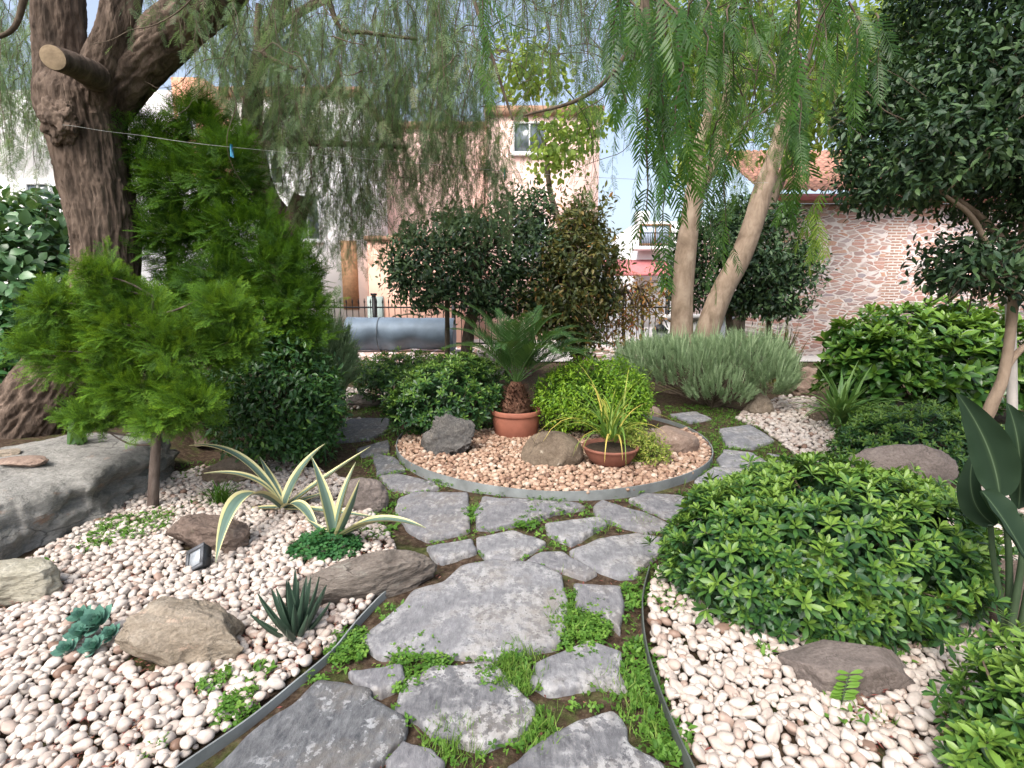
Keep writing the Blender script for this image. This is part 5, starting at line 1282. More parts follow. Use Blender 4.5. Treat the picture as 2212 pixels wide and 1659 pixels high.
# ------------------------------------------------------------------ STRELITZIA
sbp = G(2175, 1370, 0); e = empty('strelitzia', sbp, 'bird-of-paradise plant with big paddle leaves at the right edge', 'plant')
pad = lambda t: np.sin(np.clip(t, 0, 1)**.75*pi)**.75*(1-.15*t)+.01
for (bx, by, mx, my, tx, ty, Yb, Yt, w, nr) in [
    (2160,1075,2150,960,2066,848,1.95,2.0,.078,(-.5,-.85,.3)), (2200,1100,2215,960,2175,870,2.05,2.1,.07,(-.3,-.9,.2)), (2150,1135,2075,1090,2105,975,2.1,2.15,.055,(-.9,-.5,.1)),
    (2120,1060,2175,1120,2235,1240,1.95,1.85,.07,(.2,-.7,.6)), (2230,1090,2260,960,2250,860,2.0,2.1,.09,(0,-1,.2))]:
    b = P(bx, by, Yb); t = P(tx, ty, Yt); m = P(mx, my, (Yb+Yt)/2)
    V, Fc, ti = ribbon_leaf(b, m, t, w, nrm=nr, seg=26, cols=11, ch=.4, prof=pad, wav=.003); ti = np.where(ti < .08, 1., .35+.3*ti)
    lf = obj('leaf', V, Fc, M_STREL, e, tint=ti)
for (l, Y) in [([(2140,1135,5),(2145,1200,5.5),(2160,1290,6),(2168,1380,7)], 2.02), ([(2205,1110,5),(2208,1200,6),(2195,1290,7),(2178,1380,8)], 1.98), ([(2165,1080,5),(2178,1180,6),(2180,1290,7),(2172,1380,8)], 2.02), ([(2232,1095,5),(2232,1200,6),(2200,1390,8)], 2.0)]:
    tb = MB(); tube(tb, smooth_path(pxpath(l, Y), 8), 10); tb.build('stalk', M_STEMG, e, tint=False)

# ------------------------------------------------------------------ CLOVER, WEEDS, GRASS, LITTER
def clover_tpl():
    vs = []; fs = []; tt = []
    for k in range(3):
        a = k*2*pi/3; ca, sa = cos(a), sin(a); b = len(vs)
        for (u, v, z) in ((0,0,.8),(-.28,.35,.86),(-.2,.75,.84),(0,.66,.8),(.2,.75,.84),(.28,.35,.86)): vs.append((u*ca-v*sa, u*sa+v*ca, z))
        fs += [(b, b+3, b+2, b+1), (b, b+5, b+4, b+3)]; tt += [0.]*6
    b = len(vs); vs += [(-.02,0,0),(.02,0,0),(.02,0,.8),(-.02,0,.8)]; fs.append((b, b+1, b+2, b+3)); tt += [.2]*4
    return np.array(vs, float), np.array(fs), np.array(tt)
CLV = clover_tpl()
def upright(n, rg, tilt=.3):
    a = rg.uniform(0, 2*pi, n); z = norm(np.stack([rg.normal(0, tilt, n), rg.normal(0, tilt, n), np.ones(n)], -1)); x = np.stack([np.cos(a), np.sin(a), 0*a], -1)
    x = norm(x-(x*z).sum(1, keepdims=True)*z); return np.stack([x, np.cross(z, x), z], -1)
def clover_clump(label, px, py, rpx, n, seed, h=.05):
    rg = np.random.default_rng(seed); c = G(px, py); R = rpx*mpp(px, py, c[1])
    r = R*np.sqrt(rg.random(n)); a = rg.uniform(0, 2*pi, n); dome = np.sqrt(np.maximum(1-(r/R)**2, 0))
    pos = np.column_stack([c[0]+r*np.cos(a), c[1]+r*np.sin(a)*.8, rg.uniform(0, .10, n)*dome]); mb = MB()
    s = h*rg.uniform(.5, .8, n); scatter(mb, CLV, upright(n, rg, .35), pos, np.stack([s*.75, s*.75, s], -1), rg.normal(.5, .2, n))
    tag(mb.build('clover_clump', M_CLOV), label, 'clover', 'clover clumps')
clover_clump('dense dark green clover mound round the upright agave', 705, 1195, 75, 520, 401, .065)
clover_clump('small clover patch on the pebbles below the log-shaped rock', 760, 1296, 30, 90, 402)
rg = np.random.default_rng(411)
PATH = g2([(430,1720),(640,1486),(740,1412),(830,1310),(870,1290),(950,1240),(930,1190),(880,1180),(840,1100),(800,1040),(740,960),(700,900),(760,840),(850,870),(860,960),(900,1020),(1000,1070),(1150,1090),(1300,1085),(1440,1060),(1540,1000),(1520,950),(1430,900),(1440,870),(1600,890),(1720,990),(1800,1040),(1700,1060),(1500,1080),(1480,1180),(1400,1240),(1386,1330),(1410,1480),(1500,1720)])
def path_points(n, margin=.008, edge_bias=None):
    p = np.array(PATH); lo, hi = p.min(0), p.max(0)
    X = rg.uniform(lo[0], hi[0], n); Y = rg.uniform(lo[1], hi[1], n); ok = inpoly(PATH, X, Y)
    ok &= (X-RC[0])**2+(Y-RC[1])**2 > (RR+.01)**2
    X, Y = X[ok], Y[ok]; ok = np.ones(len(X), bool)
    for f in FLAGS:
        c = f.mean(0); g = c+(f-c)*(1-margin*2); ok &= ~inpoly(g, X, Y)
    for (cx, cy, rx, ry) in ROCKS: ok &= ((X-cx)/rx)**2+((Y-cy)/ry)**2 > .9
    return X[ok], Y[ok]
def patches(l):
    """(px, py, radius, count)"""
    Xs = []; Ys = []
    for px, py, r, n in l:
        c = G(px, py); R = r*mpp(px, py, c[1]); q = R*np.sqrt(rg.random(n)); a = rg.uniform(0, 2*pi, n); Xs.append(c[0]+q*np.cos(a)); Ys.append(c[1]+q*np.sin(a)*1.3)
    return np.concatenate(Xs), np.concatenate(Ys)
X, Y = path_points(26000)
dn = fbm(np.stack([X*2.6, Y*2.6, 0*X], -1), 3, 21)
green = (X > .05)*.35 + (Y > 3.4)*.1
k = dn+green > .05
X, Y = X[k], Y[k]
wx, wy = patches([(290,1150,70,260),(245,1140,30,90),(515,1545,40,130),(470,1490,25,40),(755,1400,45,220),(900,1435,70,300),(1090,1455,60,260),(1250,1330,70,330),(1240,1380,60,300),(1290,1350,40,160),(1020,1110,25,120),(1140,1130,30,120),(1180,1090,50,120),(1060,1060,40,80),(1360,1050,40,90),(950,1045,30,50),(1500,1010,50,160),(1530,960,60,220),(1600,990,50,160),(1680,1010,60,260),(1740,1030,60,220),(1440,1300,50,120),(1370,1290,35,160),(1380,1420,40,200),(1400,1500,45,220),(1440,1600,50,260),(1650,1420,20,40),(1450,1260,60,160),(1440,1180,60,240),(80,1230,30,60),(1010,960,25,60),(1830,1560,40,40),(1930,1420,25,30),(420,1020,60,260),(480,1080,50,160),(215,1175,45,120),(340,1120,40,100),(560,1470,25,50),(880,1330,30,60),(1660,1330,25,60),(1580,1300,25,50),(770,880,60,200),(740,930,40,120),(1540,890,60,150),(1780,1060,80,220),(2100,1130,60,120),(840,1110,40,140),(820,1150,40,160),(330,1640,20,30),(1310,1460,60,130),(1150,1580,50,160),(860,990,40,60)])
X = np.concatenate([X, wx]); Y = np.concatenate([Y, wy]); n = len(X)
pos = np.column_stack([X, Y, np.where(inpoly(BED_L, X, Y) | inpoly(BED_R, X, Y), .022, 0.)+gh(X, Y)]); s = rg.uniform(.015, .045, n); mb = MB()
h = n//2
scatter(mb, CLV, upright(h, rg, .4), pos[:h], np.stack([s[:h]*.55, s[:h]*.55, s[:h]], -1), rg.normal(.55, .22, h))
d = norm(np.column_stack([rg.normal(0, .7, n-h), rg.normal(0, .7, n-h), rg.uniform(.2, 1., n-h)])); scatter(mb, LEAF_EL, frames(d, np.tile([0, 0, 1.], (n-h, 1))+rg.normal(0, .2, (n-h, 3))), pos[h:]+[0, 0, .005], s[h:]*1.0, rg.normal(.55, .22, n-h))
d = norm(np.column_stack([rg.normal(0, .7, h), rg.normal(0, .7, h), rg.uniform(.2, 1., h)])); scatter(mb, LEAF_EL, frames(d, np.tile([0, 0, 1.], (h, 1))+rg.normal(0, .2, (h, 3))), pos[:h]+[0, 0, .008], s[:h]*.9, rg.normal(.6, .22, h))
o = mb.build('weeds', M_WEED); o['kind'] = 'stuff'; tag(o, 'low green weeds in the joints of the flagstone path', 'weeds')
X, Y = path_points(16000); dn = fbm(np.stack([X*2.2, Y*2.2, 0*X+9], -1), 3, 25); k = dn+.3*(X > 0) > .22; X, Y = X[k], Y[k]
wx, wy = patches([(1120,1450,60,420),(1100,1470,40,260),(1230,1350,50,300),(960,1600,50,200),(1160,1590,50,220),(1390,1560,50,160),(1000,1620,50,160),(1330,1480,50,120),(1290,1140,30,80),(960,1570,10,14),(1900,1560,20,24),(1390,1130,30,80)])
X = np.concatenate([X, wx]); Y = np.concatenate([Y, wy]); n = len(X); mb = MB()
d = norm(np.column_stack([rg.normal(0, .4, n), rg.normal(0, .4, n), np.ones(n)])); scatter(mb, BLADE, frames(d, rg.normal(size=(n, 3))), np.column_stack([X, Y, 0*X]), rg.uniform(.025, .075, n), rg.normal(.5, .25, n))
o = mb.build('grass', M_GRASS); o['kind'] = 'stuff'; tag(o, 'fine grass growing between the flagstones', 'grass')
# litter: twigs, dry leaflets, red berries between stones and pebbles
X, Y = path_points(16000, -.01); n0 = len(X)
Xb = []; Yb = []
for poly in (BED_L, BED_R):
    p = np.array(poly); x = rg.uniform(p[:, 0].min(), p[:, 0].max(), 30000); y = rg.uniform(p[:, 1].min(), p[:, 1].max(), 30000); k = inpoly(poly, x, y) & (fbm(np.stack([x*2.1, y*2.1, 0*x+(11 if poly is BED_L else 12)], -1), 3, 11 if poly is BED_L else 12) > .12); Xb.append(x[k]); Yb.append(y[k])
X = np.concatenate([X]+Xb); Y = np.concatenate([Y]+Yb); n = len(X); zz = np.where(np.arange(n) < n0, .004, rg.uniform(.012, .036, n)); mb = MB()
a = rg.uniform(0, 2*pi, n); d = np.column_stack([np.cos(a), np.sin(a), rg.normal(0, .15, n)])
scatter(mb, LEAF_SM, frames(d, np.tile([0, 0, 1.], (n, 1))+rg.normal(0, .3, (n, 3))), np.column_stack([X, Y, zz]), np.stack([rg.uniform(.006, .018, n), rg.uniform(.012, .035, n), np.full(n, .015)], -1), rg.uniform(0, 1, n))
o = mb.build('leaf_litter', M_LITTER); o['kind'] = 'stuff'; tag(o, 'reddish dry leaf litter between stones and pebbles', 'litter')
# seedling on the flat stone
sd = G(1815, 1530, 0.); rgs = np.random.default_rng(77); e = empty('seedling', sd, 'light green seedling leaning over the flat mauve stone', 'seedling'); tb = MB(); mb = MB()
pth = smooth_path([[*sd, .003], [*P(1822,1500,1.68), .0025], [*P(1835,1455,1.70), .0015]], 6); tube(tb, pth, 6); tb.build('stem', M_STEMG, e, tint=False)
for i in range(4, len(pth)):
    for sg in (-1, 1): scatter(mb, LEAF_OB, frames(np.array([[sg*.9, -.2, .35]])+rgs.normal(0, .1, (1, 3)), np.array([[0, -.5, 1.]])), pth[i:i+1, :3], np.array([.05]), .8)
mb.build('foliage', M_WEED, e)
# a fallen orange leaf
for (px, py, r, lb) in ((578,1567,.5,'dry orange leaf on the soil beside the left edging'),(1362,1076,-.4,'dry yellow leaf lying under the right curve of the ring')):
    c = G(px, py, .012); mb = MB(); scatter(mb, LEAF_EL, frames(np.array([[cos(r), sin(r), .05]]), np.array([[0, -.1, 1.]])), c[None], np.array([.05]), .5)
    tag(mb.build('fallen_leaf', plain('dry_leaf', (.5,.26,.07), .7), tint=False), lb, 'leaf', 'fallen leaves')

# ------------------------------------------------------------------ SPOTLIGHT, CLOTHES LINE, LANTERN
sp = G(428, 1236); s4 = mpp(428, 1215, sp[1]); e = empty('garden_spotlight', sp, 'small square black garden spotlight tilted up in the pebbles', 'spotlight')
ww = 25*s4
nrm = norm(np.array([[-.45, -.72, .55]]))[0]; ex = norm(np.cross([0, 0, 1.], nrm)[None])[0]; ey = np.cross(nrm, ex)
tw = .65; ex, ey = ex*cos(tw)+ey*sin(tw), ey*cos(tw)-ex*sin(tw)
cc = sp+np.array([0, 0, ww*1.25])
def obox(mb, c, hx, hy, z0, z1, taper=1.):
    V = [c+nrm*z0+ex*a*hx*taper+ey*b*hy*taper for a, b in ((-1,-1),(1,-1),(1,1),(-1,1))]+[c+nrm*z1+ex*a*hx+ey*b*hy for a, b in ((-1,-1),(1,-1),(1,1),(-1,1))]
    mb.add(V, [(0,3,2,1),(4,5,6,7),(0,1,5,4),(1,2,6,5),(2,3,7,6),(3,0,4,7)])
mb = MB(); obox(mb, cc, ww, ww, -ww*.75, ww*.12, .8)
for k in range(5): obox(mb, cc+ex*ww*(-.55+.27*k), ww*.03, ww*.7, -ww*.95, -ww*.74)
mb.build('housing', M_LAMPB, e, smooth=False, tint=False)
mb = MB()
for (a, b, hx, hy) in ((0, .86, 1.03, .16), (0, -.86, 1.03, .16), (.88, 0, .16, .70), (-.88, 0, .16, .70)): obox(mb, cc+ex*a*ww+ey*b*ww, hx*ww, hy*ww, ww*.125, ww*.26)
mb.build('bezel', plain('lamp_grey', (.10,.105,.115), .5, .2), e, smooth=False, tint=False)
mb = MB(); obox(mb, cc, ww*.70, ww*.70, ww*.124, ww*.15); mb.build('lens', M_LENS, e, smooth=False, tint=False)
mb = MB(); tube(mb, smooth_path([[*(cc-nrm*ww*.5-ex*ww*1.1), ww*.1],[*(sp+np.array([-.01, .03, .05])), ww*.12],[*(sp+np.array([0, .05, -.03])), ww*.1]], 5), 8)
tube(mb, smooth_path([[*(cc-nrm*ww*.5+ex*ww*1.1), ww*.1],[*(sp+np.array([.03, .03, .05])), ww*.12],[*(sp+np.array([0, .05, -.03])), ww*.1]], 5), 8); mb.build('bracket', M_LAMPB, e, tint=False)
mb = MB()
LINE = np.vstack([smooth_path([[*P(122,271,4.36), .0015],[*P(150,271,4.33), .0015],[*P(225,283,4.38), .0015],[*P(300,292,4.35), .0015],[*P(500,318,4.3), .0015],[*P(900,352,5.6), .0015],[*P(1200,378,6.9), .0025],[*P(1508,393,8.15), .003],[*P(1660,395,8.05), .003],[*P(1860,400,8.0), .003],[*P(2110,380,3.4), .003]][:9], 8)])
tube(mb, LINE, 6); tag(mb.build('clothes_line', M_CORD, tint=False), 'thin pale clothes line strung between the leaning trunk and the twin trunks', 'clothes line')
def peg(px, mat, label):
    d = np.abs((LINE[:, 0]/(LINE[:, 1]*cos(PITCH)+(CAMH-LINE[:, 2])*sin(PITCH)))*F_+1106-px); i = int(np.argmin(d)); c = LINE[i, :3]
    e = empty('clothes_peg', c+np.array([0, 0, -.075]), label, 'clothes peg', 'clothes pegs on the line'); k = max(1., c[1]/5.)
    for sg in (-1, 1):
        mb = MB(); V = []
        for z, y in ((.022, .004), (-.01, .010), (-.075, .014)):
            V += [c+np.array([-.006*k, sg*(y-.0035), z*k]), c+np.array([.006*k, sg*(y-.0035), z*k]), c+np.array([.006*k, sg*(y+.0035), z*k]), c+np.array([-.006*k, sg*(y+.0035), z*k])]
        Fc = [(0,1,2,3),(8,11,10,9)]
        for q in (0, 4): Fc += [(q+a, q+(a+1) % 4, q+4+(a+1) % 4, q+4+a) for a in range(4)]
        mb.add(V, Fc[:1]+Fc[1:2]+Fc[2:]); mb.build('jaw', mat, e, smooth=False, tint=False)
    mb = MB(); tube(mb, [[*(c+np.array([-.010*k, 0, -.012*k])), .004*k],[*(c+np.array([.010*k, 0, -.012*k])), .004*k]], 8); mb.build('spring', M_EDGE, e, tint=False)
peg(498, M_PLASB, 'blue clothes peg hanging in front of the green conifer')
peg(1080, M_PLASG, 'teal clothes peg in front of the pink building')
peg(1452, M_PLASG, 'teal clothes peg just left of the twin trunks')
# ------------------------------------------------------------------ TANK, FENCE, LANTERN PILLAR
def wbox(px0, py0, px1, py1, Y, dep):
    a = P(px0, py1, Y); b = P(px1, py0, Y); return (a[0], Y, a[2]), (b[0], Y+dep, b[2])
TY = 10.4
a, b = P(742, 723, TY), P(978, 726, TY); rr = 37*mpp(850, 723, TY)
L = np.linspace(0, 1, 70); m = 48; ang = np.linspace(0, 2*pi, m, endpoint=False)
cx = np.outer(1-L, a)+np.outer(L, b); V = []
R_ = rr*(1+0*L)
Lq, Aq = np.meshgrid(L, ang, indexing='ij')
dent = .10*np.exp(-((Lq-.62)/.13)**2-((Aq-4.0)/.8)**2)+.07*np.exp(-((Lq-.28)/.10)**2-((Aq-3.6)/.7)**2)+.05*np.exp(-((Lq-.85)/.09)**2-((Aq-4.4)/.6)**2)
rad = rr*(1-dent*3.6+.02*fbm(np.stack([Lq*5, np.cos(Aq), np.sin(Aq)], -1), 3, 5))
V = np.stack([cx[:, 0][:, None]+0*Aq, cx[:, 1][:, None]+rad*np.cos(Aq)+rr, cx[:, 2][:, None]+rad*np.sin(Aq)], -1)
i, j = np.meshgrid(np.arange(69), np.arange(m), indexing='ij'); j2 = (j+1) % m
Fc = np.stack([i*m+j, i*m+j2, (i+1)*m+j2, (i+1)*m+j], -1).reshape(-1, 4)
V = np.vstack([V.reshape(-1, 3)])
e = empty('metal_tank', (float((a[0]+b[0])/2), TY+rr, float(min(a[2], b[2])-rr)), 'dented blue-grey metal tank lying on the low wall by the fence', 'tank')
obj('body', V, np.vstack([Fc]), M_TANK, e)
for q, (c, nm) in enumerate(((a, 'left'), (b, 'right'))):
    Vc = [(c[0]+(-.03 if q == 0 else .03), c[1]+rr, c[2])]+[tuple(V[(0 if q == 0 else 69*m)+k]) for k in range(m)]
    obj('end_cap', Vc, [(0, 1+k, 1+(k+1) % m) if q == 0 else (0, 1+(k+1) % m, 1+k) for k in range(m)], M_TANK, e)
mb = MB()
for u in (.30,):
    c = a+(b-a)*u; aa = np.linspace(0, 2*pi, 40); tube(mb, np.column_stack([np.full(40, c[0]), c[1]+rr+rr*1.0*np.cos(aa), c[2]+rr*1.0*np.sin(aa), np.full(40, .012)]), 6, cap=False)
mb.build('band', plain('dark_band', (.10,.12,.14), .5, .4), e, tint=False)
M_LOWW = stonewallmat('low_stone_wall', 1.3)
mb = MB(); z = float(min(a[2], b[2])-rr-.004); mb.box((a[0]-.9, TY-.05, -.05), (b[0]+1.6, TY+.9, z)); tag(mb.build('stone_wall', M_LOWW, smooth=False, tint=False), 'low rubble wall carrying the metal tank', 'wall')
# iron fence
FY = 12.0
def fence(px0, px1, label, gate=False):
    x0 = P(px0, 700, FY)[0]; x1 = P(px1, 700, FY)[0]; e = empty('iron_fence', ((x0+x1)/2, FY, 0), label, 'fence', 'iron fences of the garden')
    zt = P(1000, 662, FY)[2]
    mb = MB(); mb.box((x0, FY-.12, -.05), (x1, FY+.12, .42)); mb.build('plinth', M_LOWW, e, smooth=False, tint=False)
    mb = MB()
    for zz in (.52, zt-.02): mb.box((x0, FY-.02, zz-.018), (x1, FY+.02, zz+.018))
    mb.build('rail', M_IRON, e, smooth=False, tint=False)
    n = int((x1-x0)/.14); bars = MB()
    for k in range(n):
        x = x0+.07+k*.14; tube(bars, [[x, FY, .425, .010],[x, FY, zt+.06, .010],[x, FY, zt+.10, .020],[x, FY, zt+.2, .001]], 6)
    bars.build('railing_bars', M_IRON, e, tint=False)
    k = 0; x = x0
    while x <= x1+.01:
        pm = MB(); pm.box((x-.04, FY-.045, .42), (x+.04, FY+.045, zt+.25)); pm.box((x-.06, FY-.06, zt+.252), (x+.06, FY+.06, zt+.30)); pm.build('post', M_IRON, e, smooth=False, tint=False); x += (x1-x0)/max(1, round((x1-x0)/2.2))
fence(640, 1150, 'black spear-topped iron fence behind the metal tank')
fence(1240, 1440, 'short black iron fence behind the rusty-leaved shrub')
# arch of bent cane in front of the pink wall
mb = MB(); tube(mb, smooth_path(pxpath([(838,752,2),(845,690,2),(870,680,2),(895,679,2),(915,690,2),(925,752,2)], 11.6), 8), 6); tag(mb.build('bent_hoop', M_TWIG, tint=False), 'thin brown hoop arching above the metal tank', 'hoop')
# white pillar with wall lantern
p0, p1 = wbox(1440, 690, 1580, 800, 11.2, .45)
mb = MB(); mb.box((p0[0], p0[1], -.05), p1); mb.box((p0[0]-.05, p0[1]-.05, p1[2]+.002), (p1[0]+.05, p1[1]+.05, p1[2]+.1)); tag(mb.build('gate_pillar', M_WHITE, smooth=False, tint=False), 'white plastered pillar behind the twin trunks', 'pillar')
lc = P(1425, 728, 11.0); u = mpp(1425, 728, 11.0)
e = empty('wall_lantern', lc, 'black four-sided lantern bracketed to the white pillar', 'lantern')
def frus(c, r0, z0, r1, z1): 
    V = [c+np.array([sx*r0, sy*r0, z0]) for sx, sy in ((-1,-1),(1,-1),(1,1),(-1,1))]+[c+np.array([sx*r1, sy*r1, z1]) for sx, sy in ((-1,-1),(1,-1),(1,1),(-1,1))]
    return V, [(0,3,2,1),(4,5,6,7),(0,1,5,4),(1,2,6,5),(2,3,7,6),(3,0,4,7)]
mb = MB(); mb.add(*frus(lc, 15*u, 14*u, 5*u, 27*u)); mb.add(*frus(lc, 3*u, 27.2*u, 2*u, 33*u)); mb.build('cap', M_LAMPB, e, smooth=False, tint=False)
mb = MB(); mb.add(*frus(lc, 8*u, -21*u, 12*u, 13.5*u)); mb.build('glass', M_LENS, e, smooth=False, tint=False)
mb = MB()
for sx, sy in ((-1,-1),(1,-1),(1,1),(-1,1)): tube(mb, [[*(lc+np.array([sx*8.3*u, sy*8.3*u, -21*u])), 1.2*u],[*(lc+np.array([sx*12.4*u, sy*12.4*u, 13.8*u])), 1.2*u]], 6)
mb.add(*frus(lc, 6*u, -26*u, 9.5*u, -21.2*u)); mb.build('frame', M_LAMPB, e, smooth=False, tint=False)
mb = MB(); tube(mb, smooth_path([[*(lc+np.array([0, 0, 30*u])), 1.3*u],[*(lc+np.array([10*u, .05, 36*u])), 1.3*u],[*(lc+np.array([22*u, .2, 20*u])), 1.5*u]], 6), 6); mb.build('bracket', M_LAMPB, e, tint=False)
# stake beside the privet
mb = MB(); tube(mb, pxpath([(2188,1020,9),(2186,800,9),(2182,640,9),(2178,575,9)], 3.6), 10); tag(mb.build('stake', plain('pale_stake', (.5,.46,.42), .8), tint=False), 'pale wooden stake beside the privet trunk', 'stake')

# ------------------------------------------------------------------ BUILDINGS
def facade_window(parent, px0, py0, px1, py1, Y, name='window', bars=1, glass=M_GLASS, frame=M_FRAME, sill=True):
    a, b = wbox(px0, py0, px1, py1, Y, .1); x0, z0, x1, z1 = a[0], a[2], b[0], b[2]; f = .06*max(1, Y/18)
    mb = MB()
    mb.box((x0, Y-.06, z0), (x0+f, Y+.03, z1)); mb.box((x1-f, Y-.06, z0), (x1, Y+.03, z1)); mb.box((x0+f, Y-.06, z1-f), (x1-f, Y+.03, z1)); mb.box((x0+f, Y-.06, z0), (x1-f, Y+.03, z0+f))
    for k in range(bars):
        x = x0+(x1-x0)*(k+1)/(bars+1); mb.box((x-f*.35, Y-.05, z0+f), (x+f*.35, Y+.03, z1-f))
    w = mb.build(name, frame, parent, smooth=False, tint=False)
    mb = MB(); mb.box((x0+f*.5, Y-.02, z0+f*.5), (x1-f*.5, Y-.008, z1-f*.5)); mb.build('pane', glass, w, smooth=False, tint=False)
    if sill: mb = MB(); mb.box((x0-.08, Y-.14, z0-.09), (x1+.08, Y-.003, z0-.004)); mb.build('sill', M_WHITE, w, smooth=False, tint=False)
    return w
def block(name, px0, px1, ptop, Y, dep, mat, label, parts=None, top2=None, cat='building', group='buildings beyond the garden'):
    x0 = P(px0, 600, Y)[0]; x1 = P(px1, 600, Y)[0]; z = P((px0+px1)/2, ptop, Y)[2]
    e = empty(name, ((x0+x1)/2, Y+dep/2, 0), label, cat, group)
    mb = MB(); mb.box((x0, Y, -.1), (x1, Y+dep, z)); mb.build('wall', mat, e, smooth=False, tint=False)
    return e, x0, x1, z
def cornice(e, x0, x1, z, Y, dep, h=.25, out=.15, mat=None, name='cornice'):
    mb = MB(); mb.box((x0-out, Y-out, z+.003), (x1+out, Y+dep, z+h)); mb.build(name, mat or M_BROWNT, e, smooth=False, tint=False)
e, x0, x1, z = block('pink_house', 1056, 1288, 250, 19.5, 6, M_PINK, 'pink plastered house with a white window behind the mulberry')
cornice(e, x0, x1, z, 19.5, 6, .3, .12)
facade_window(e, 1108, 264, 1180, 332, 19.5, bars=1)
facade_window(e, 1108, 470, 1180, 560, 19.5, bars=1)
e, x0, x1, z = block('pink_house', 826, 1054, 278, 20.2, 5.5, M_PINK, 'lower pink wing with a brown eave left of the white window')
cornice(e, x0, x1, z, 20.2, 5.5, .22, .12)

e, x0, x1, z = block('white_house', 500, 792, 210, 17.0, 6, M_WHITE, 'white house with a brown door seen through the hanging veil')
cornice(e, x0, x1, z, 17.0, 6, .25, .15, M_TILE)
a, b = wbox(744, 520, 770, 668, 17.0, .1); mb = MB(); mb.box((a[0], 16.93, a[2]), (b[0], 17.02, b[2])); d_ = mb.build('door', M_WOODD, e, smooth=False, tint=False)
facade_window(e, 640, 420, 690, 520, 17.0, bars=1); facade_window(e, 560, 300, 610, 400, 17.0, bars=1)
# salmon annex
e, x0, x1, z = block('annex', 796, 990, 520, 16.2, 2.0, M_PINK2, 'low salmon annex wall behind the iron fence')
cornice(e, x0, x1, z, 16.2, 2.0, .14, .08)
a, b = wbox(800, 640, 828, 780, 16.2, .1); mb = MB(); mb.box((a[0], 16.14, .03), (b[0], 16.22, b[2])); mb.build('door', plain('grey_green_door', (.25,.3,.28), .6), e, smooth=False, tint=False)
# orange-roofed house far left
e, x0, x1, z = block('orange_house', -350, 460, 385, 15.5, 6, M_WHITE, 'white house with a bright orange upper storey behind the trunk')
zu = P(300, 160, 15.5)[2]; xa = P(372, 300, 15.5)[0]; xb = P(440, 300, 15.5)[0]
mb = MB(); mb.box((x0+.2, 15.8, z+.004), (xa, 21, zu-.3)); mb.build('upper_wall', M_WHITE, e, smooth=False, tint=False)
mb = MB(); mb.box((xa+.004, 15.7, z+.004), (xb, 21, zu)); mb.build('upper_wall', plain('orange_plaster', (.60,.30,.20), .9), e, smooth=False, tint=False)
facade_window(e, 392, 230, 420, 290, 15.7, bars=1)
facade_window(e, 60, 395, 110, 430, 15.5, bars=1)
# far white house with balcony
e, x0, x1, z = block('balcony_house', 1376, 1520, 478, 30, 8, M_WHITE, 'distant white house with a railed balcony and red awning')
mb = MB(); a, b = wbox(1376, 456, 1404, 474, 30.2, .6); mb.box((a[0], 30.2, z+.003), (b[0], 30.9, b[2])); mb.build('chimney', M_WHITE, e, smooth=False, tint=False)
w = facade_window(e, 1380, 484, 1450, 530, 30, bars=1, glass=M_CURT, frame=M_WOODD, sill=False)
mb = MB(); a, b = wbox(1374, 504, 1456, 532, 29.4, .1)
for k in range(22): x = a[0]+(b[0]-a[0])*k/21; mb.box((x-.012, 29.4, a[2]), (x+.012, 29.43, b[2]))
mb.box((a[0], 29.38, b[2]+.002), (b[0], 29.46, b[2]+.05)); mb.build('balcony_railing', M_IRON, e, smooth=False, tint=False)
mb = MB(); mb.box((a[0]-.1, 29.3, a[2]-.2), (b[0]+.1, 29.998, a[2]-.002)); mb.build('balcony_floor', M_WHITE, e, smooth=False, tint=False)
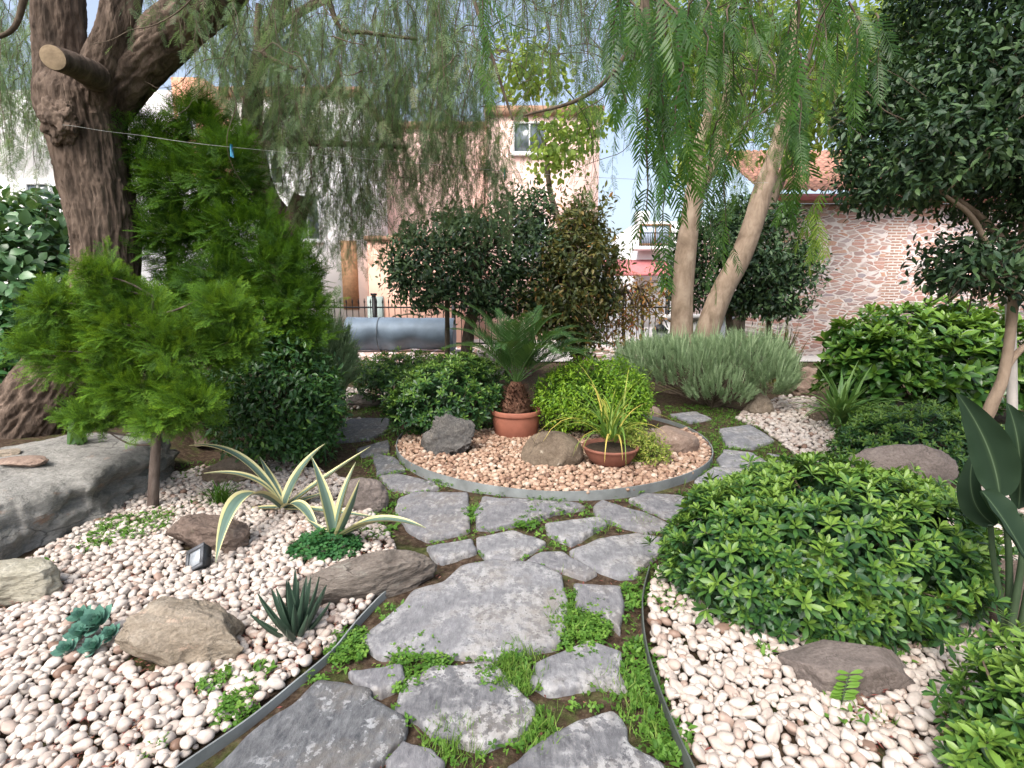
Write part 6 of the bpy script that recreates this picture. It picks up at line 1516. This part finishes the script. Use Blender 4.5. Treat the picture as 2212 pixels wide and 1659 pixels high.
mb = MB(); a, b = wbox(1310, 556, 1452, 592, 28.5, .1); mb.add([(a[0], 28.0, a[2]), (b[0], 28.0, a[2]), (b[0], 29.99, b[2]), (a[0], 29.99, b[2]), (a[0], 28.0, a[2]-.12), (b[0], 28.0, a[2]-.12), (b[0], 29.99, b[2]-.12), (a[0], 29.99, b[2]-.12)], [(0,1,2,3),(4,7,6,5),(0,4,5,1),(1,5,6,2),(2,6,7,3),(3,7,4,0)]); mb.build('awning', M_AWN, e, smooth=False, tint=False)
# stone house on the right
HY = 14.0
x0 = P(1640, 600, HY)[0]; x1 = P(2420, 600, HY)[0]; ze = P(1760, 440, HY)[2]; xq = P(1928, 600, HY)[0]
e = empty('stone_house', ((x0+x1)/2, HY+3, 0), 'rubble stone house with red tiled roof on the right', 'building', 'buildings beyond the garden')
mb = MB(); mb.box((x0, HY, -.1), (x1, HY+6, ze)); mb.build('wall', stonewallmat('rubble_wall', 1.0, xq-(x0+x1)/2), e, smooth=False, tint=False)
mb = MB(); ridge = 1.9; 
nx = int((x1-x0+.6)/.035); ny = 16; xs = np.linspace(x0-.3, x1+.3, nx); rows = []
for r in range(ny):
    for end in (0, 1):
        f = (r+end)/ny; rows.append((HY-.4+3.4*f, ze+.16+ridge*f-(.0 if end == 0 else .0)+(.05 if end == 0 else .015)))
V = []
for (y, z_) in rows: V.append(np.column_stack([xs, np.full(nx, y), z_+.085*np.abs(np.sin(xs*pi/.22))]))
i, j = np.meshgrid(np.arange(len(rows)-1), np.arange(nx-1), indexing='ij'); Fc = np.stack([i*nx+j, i*nx+j+1, (i+1)*nx+j+1, (i+1)*nx+j], -1).reshape(-1, 4)
obj('roof', np.vstack(V), Fc, M_TILE, e)
mb = MB(); tube(mb, [[x0-.3, HY-.45, ze+.08, .085],[x1+.3, HY-.45, ze+.08, .085]], 12); mb.build('gutter', M_GUT, e, tint=False)
mb = MB(); mb.box((x0-.15, HY-.30, ze+.003), (x1+.15, HY-.003, ze+.09)); mb.build('eave_board', M_BROWNT, e, smooth=False, tint=False)
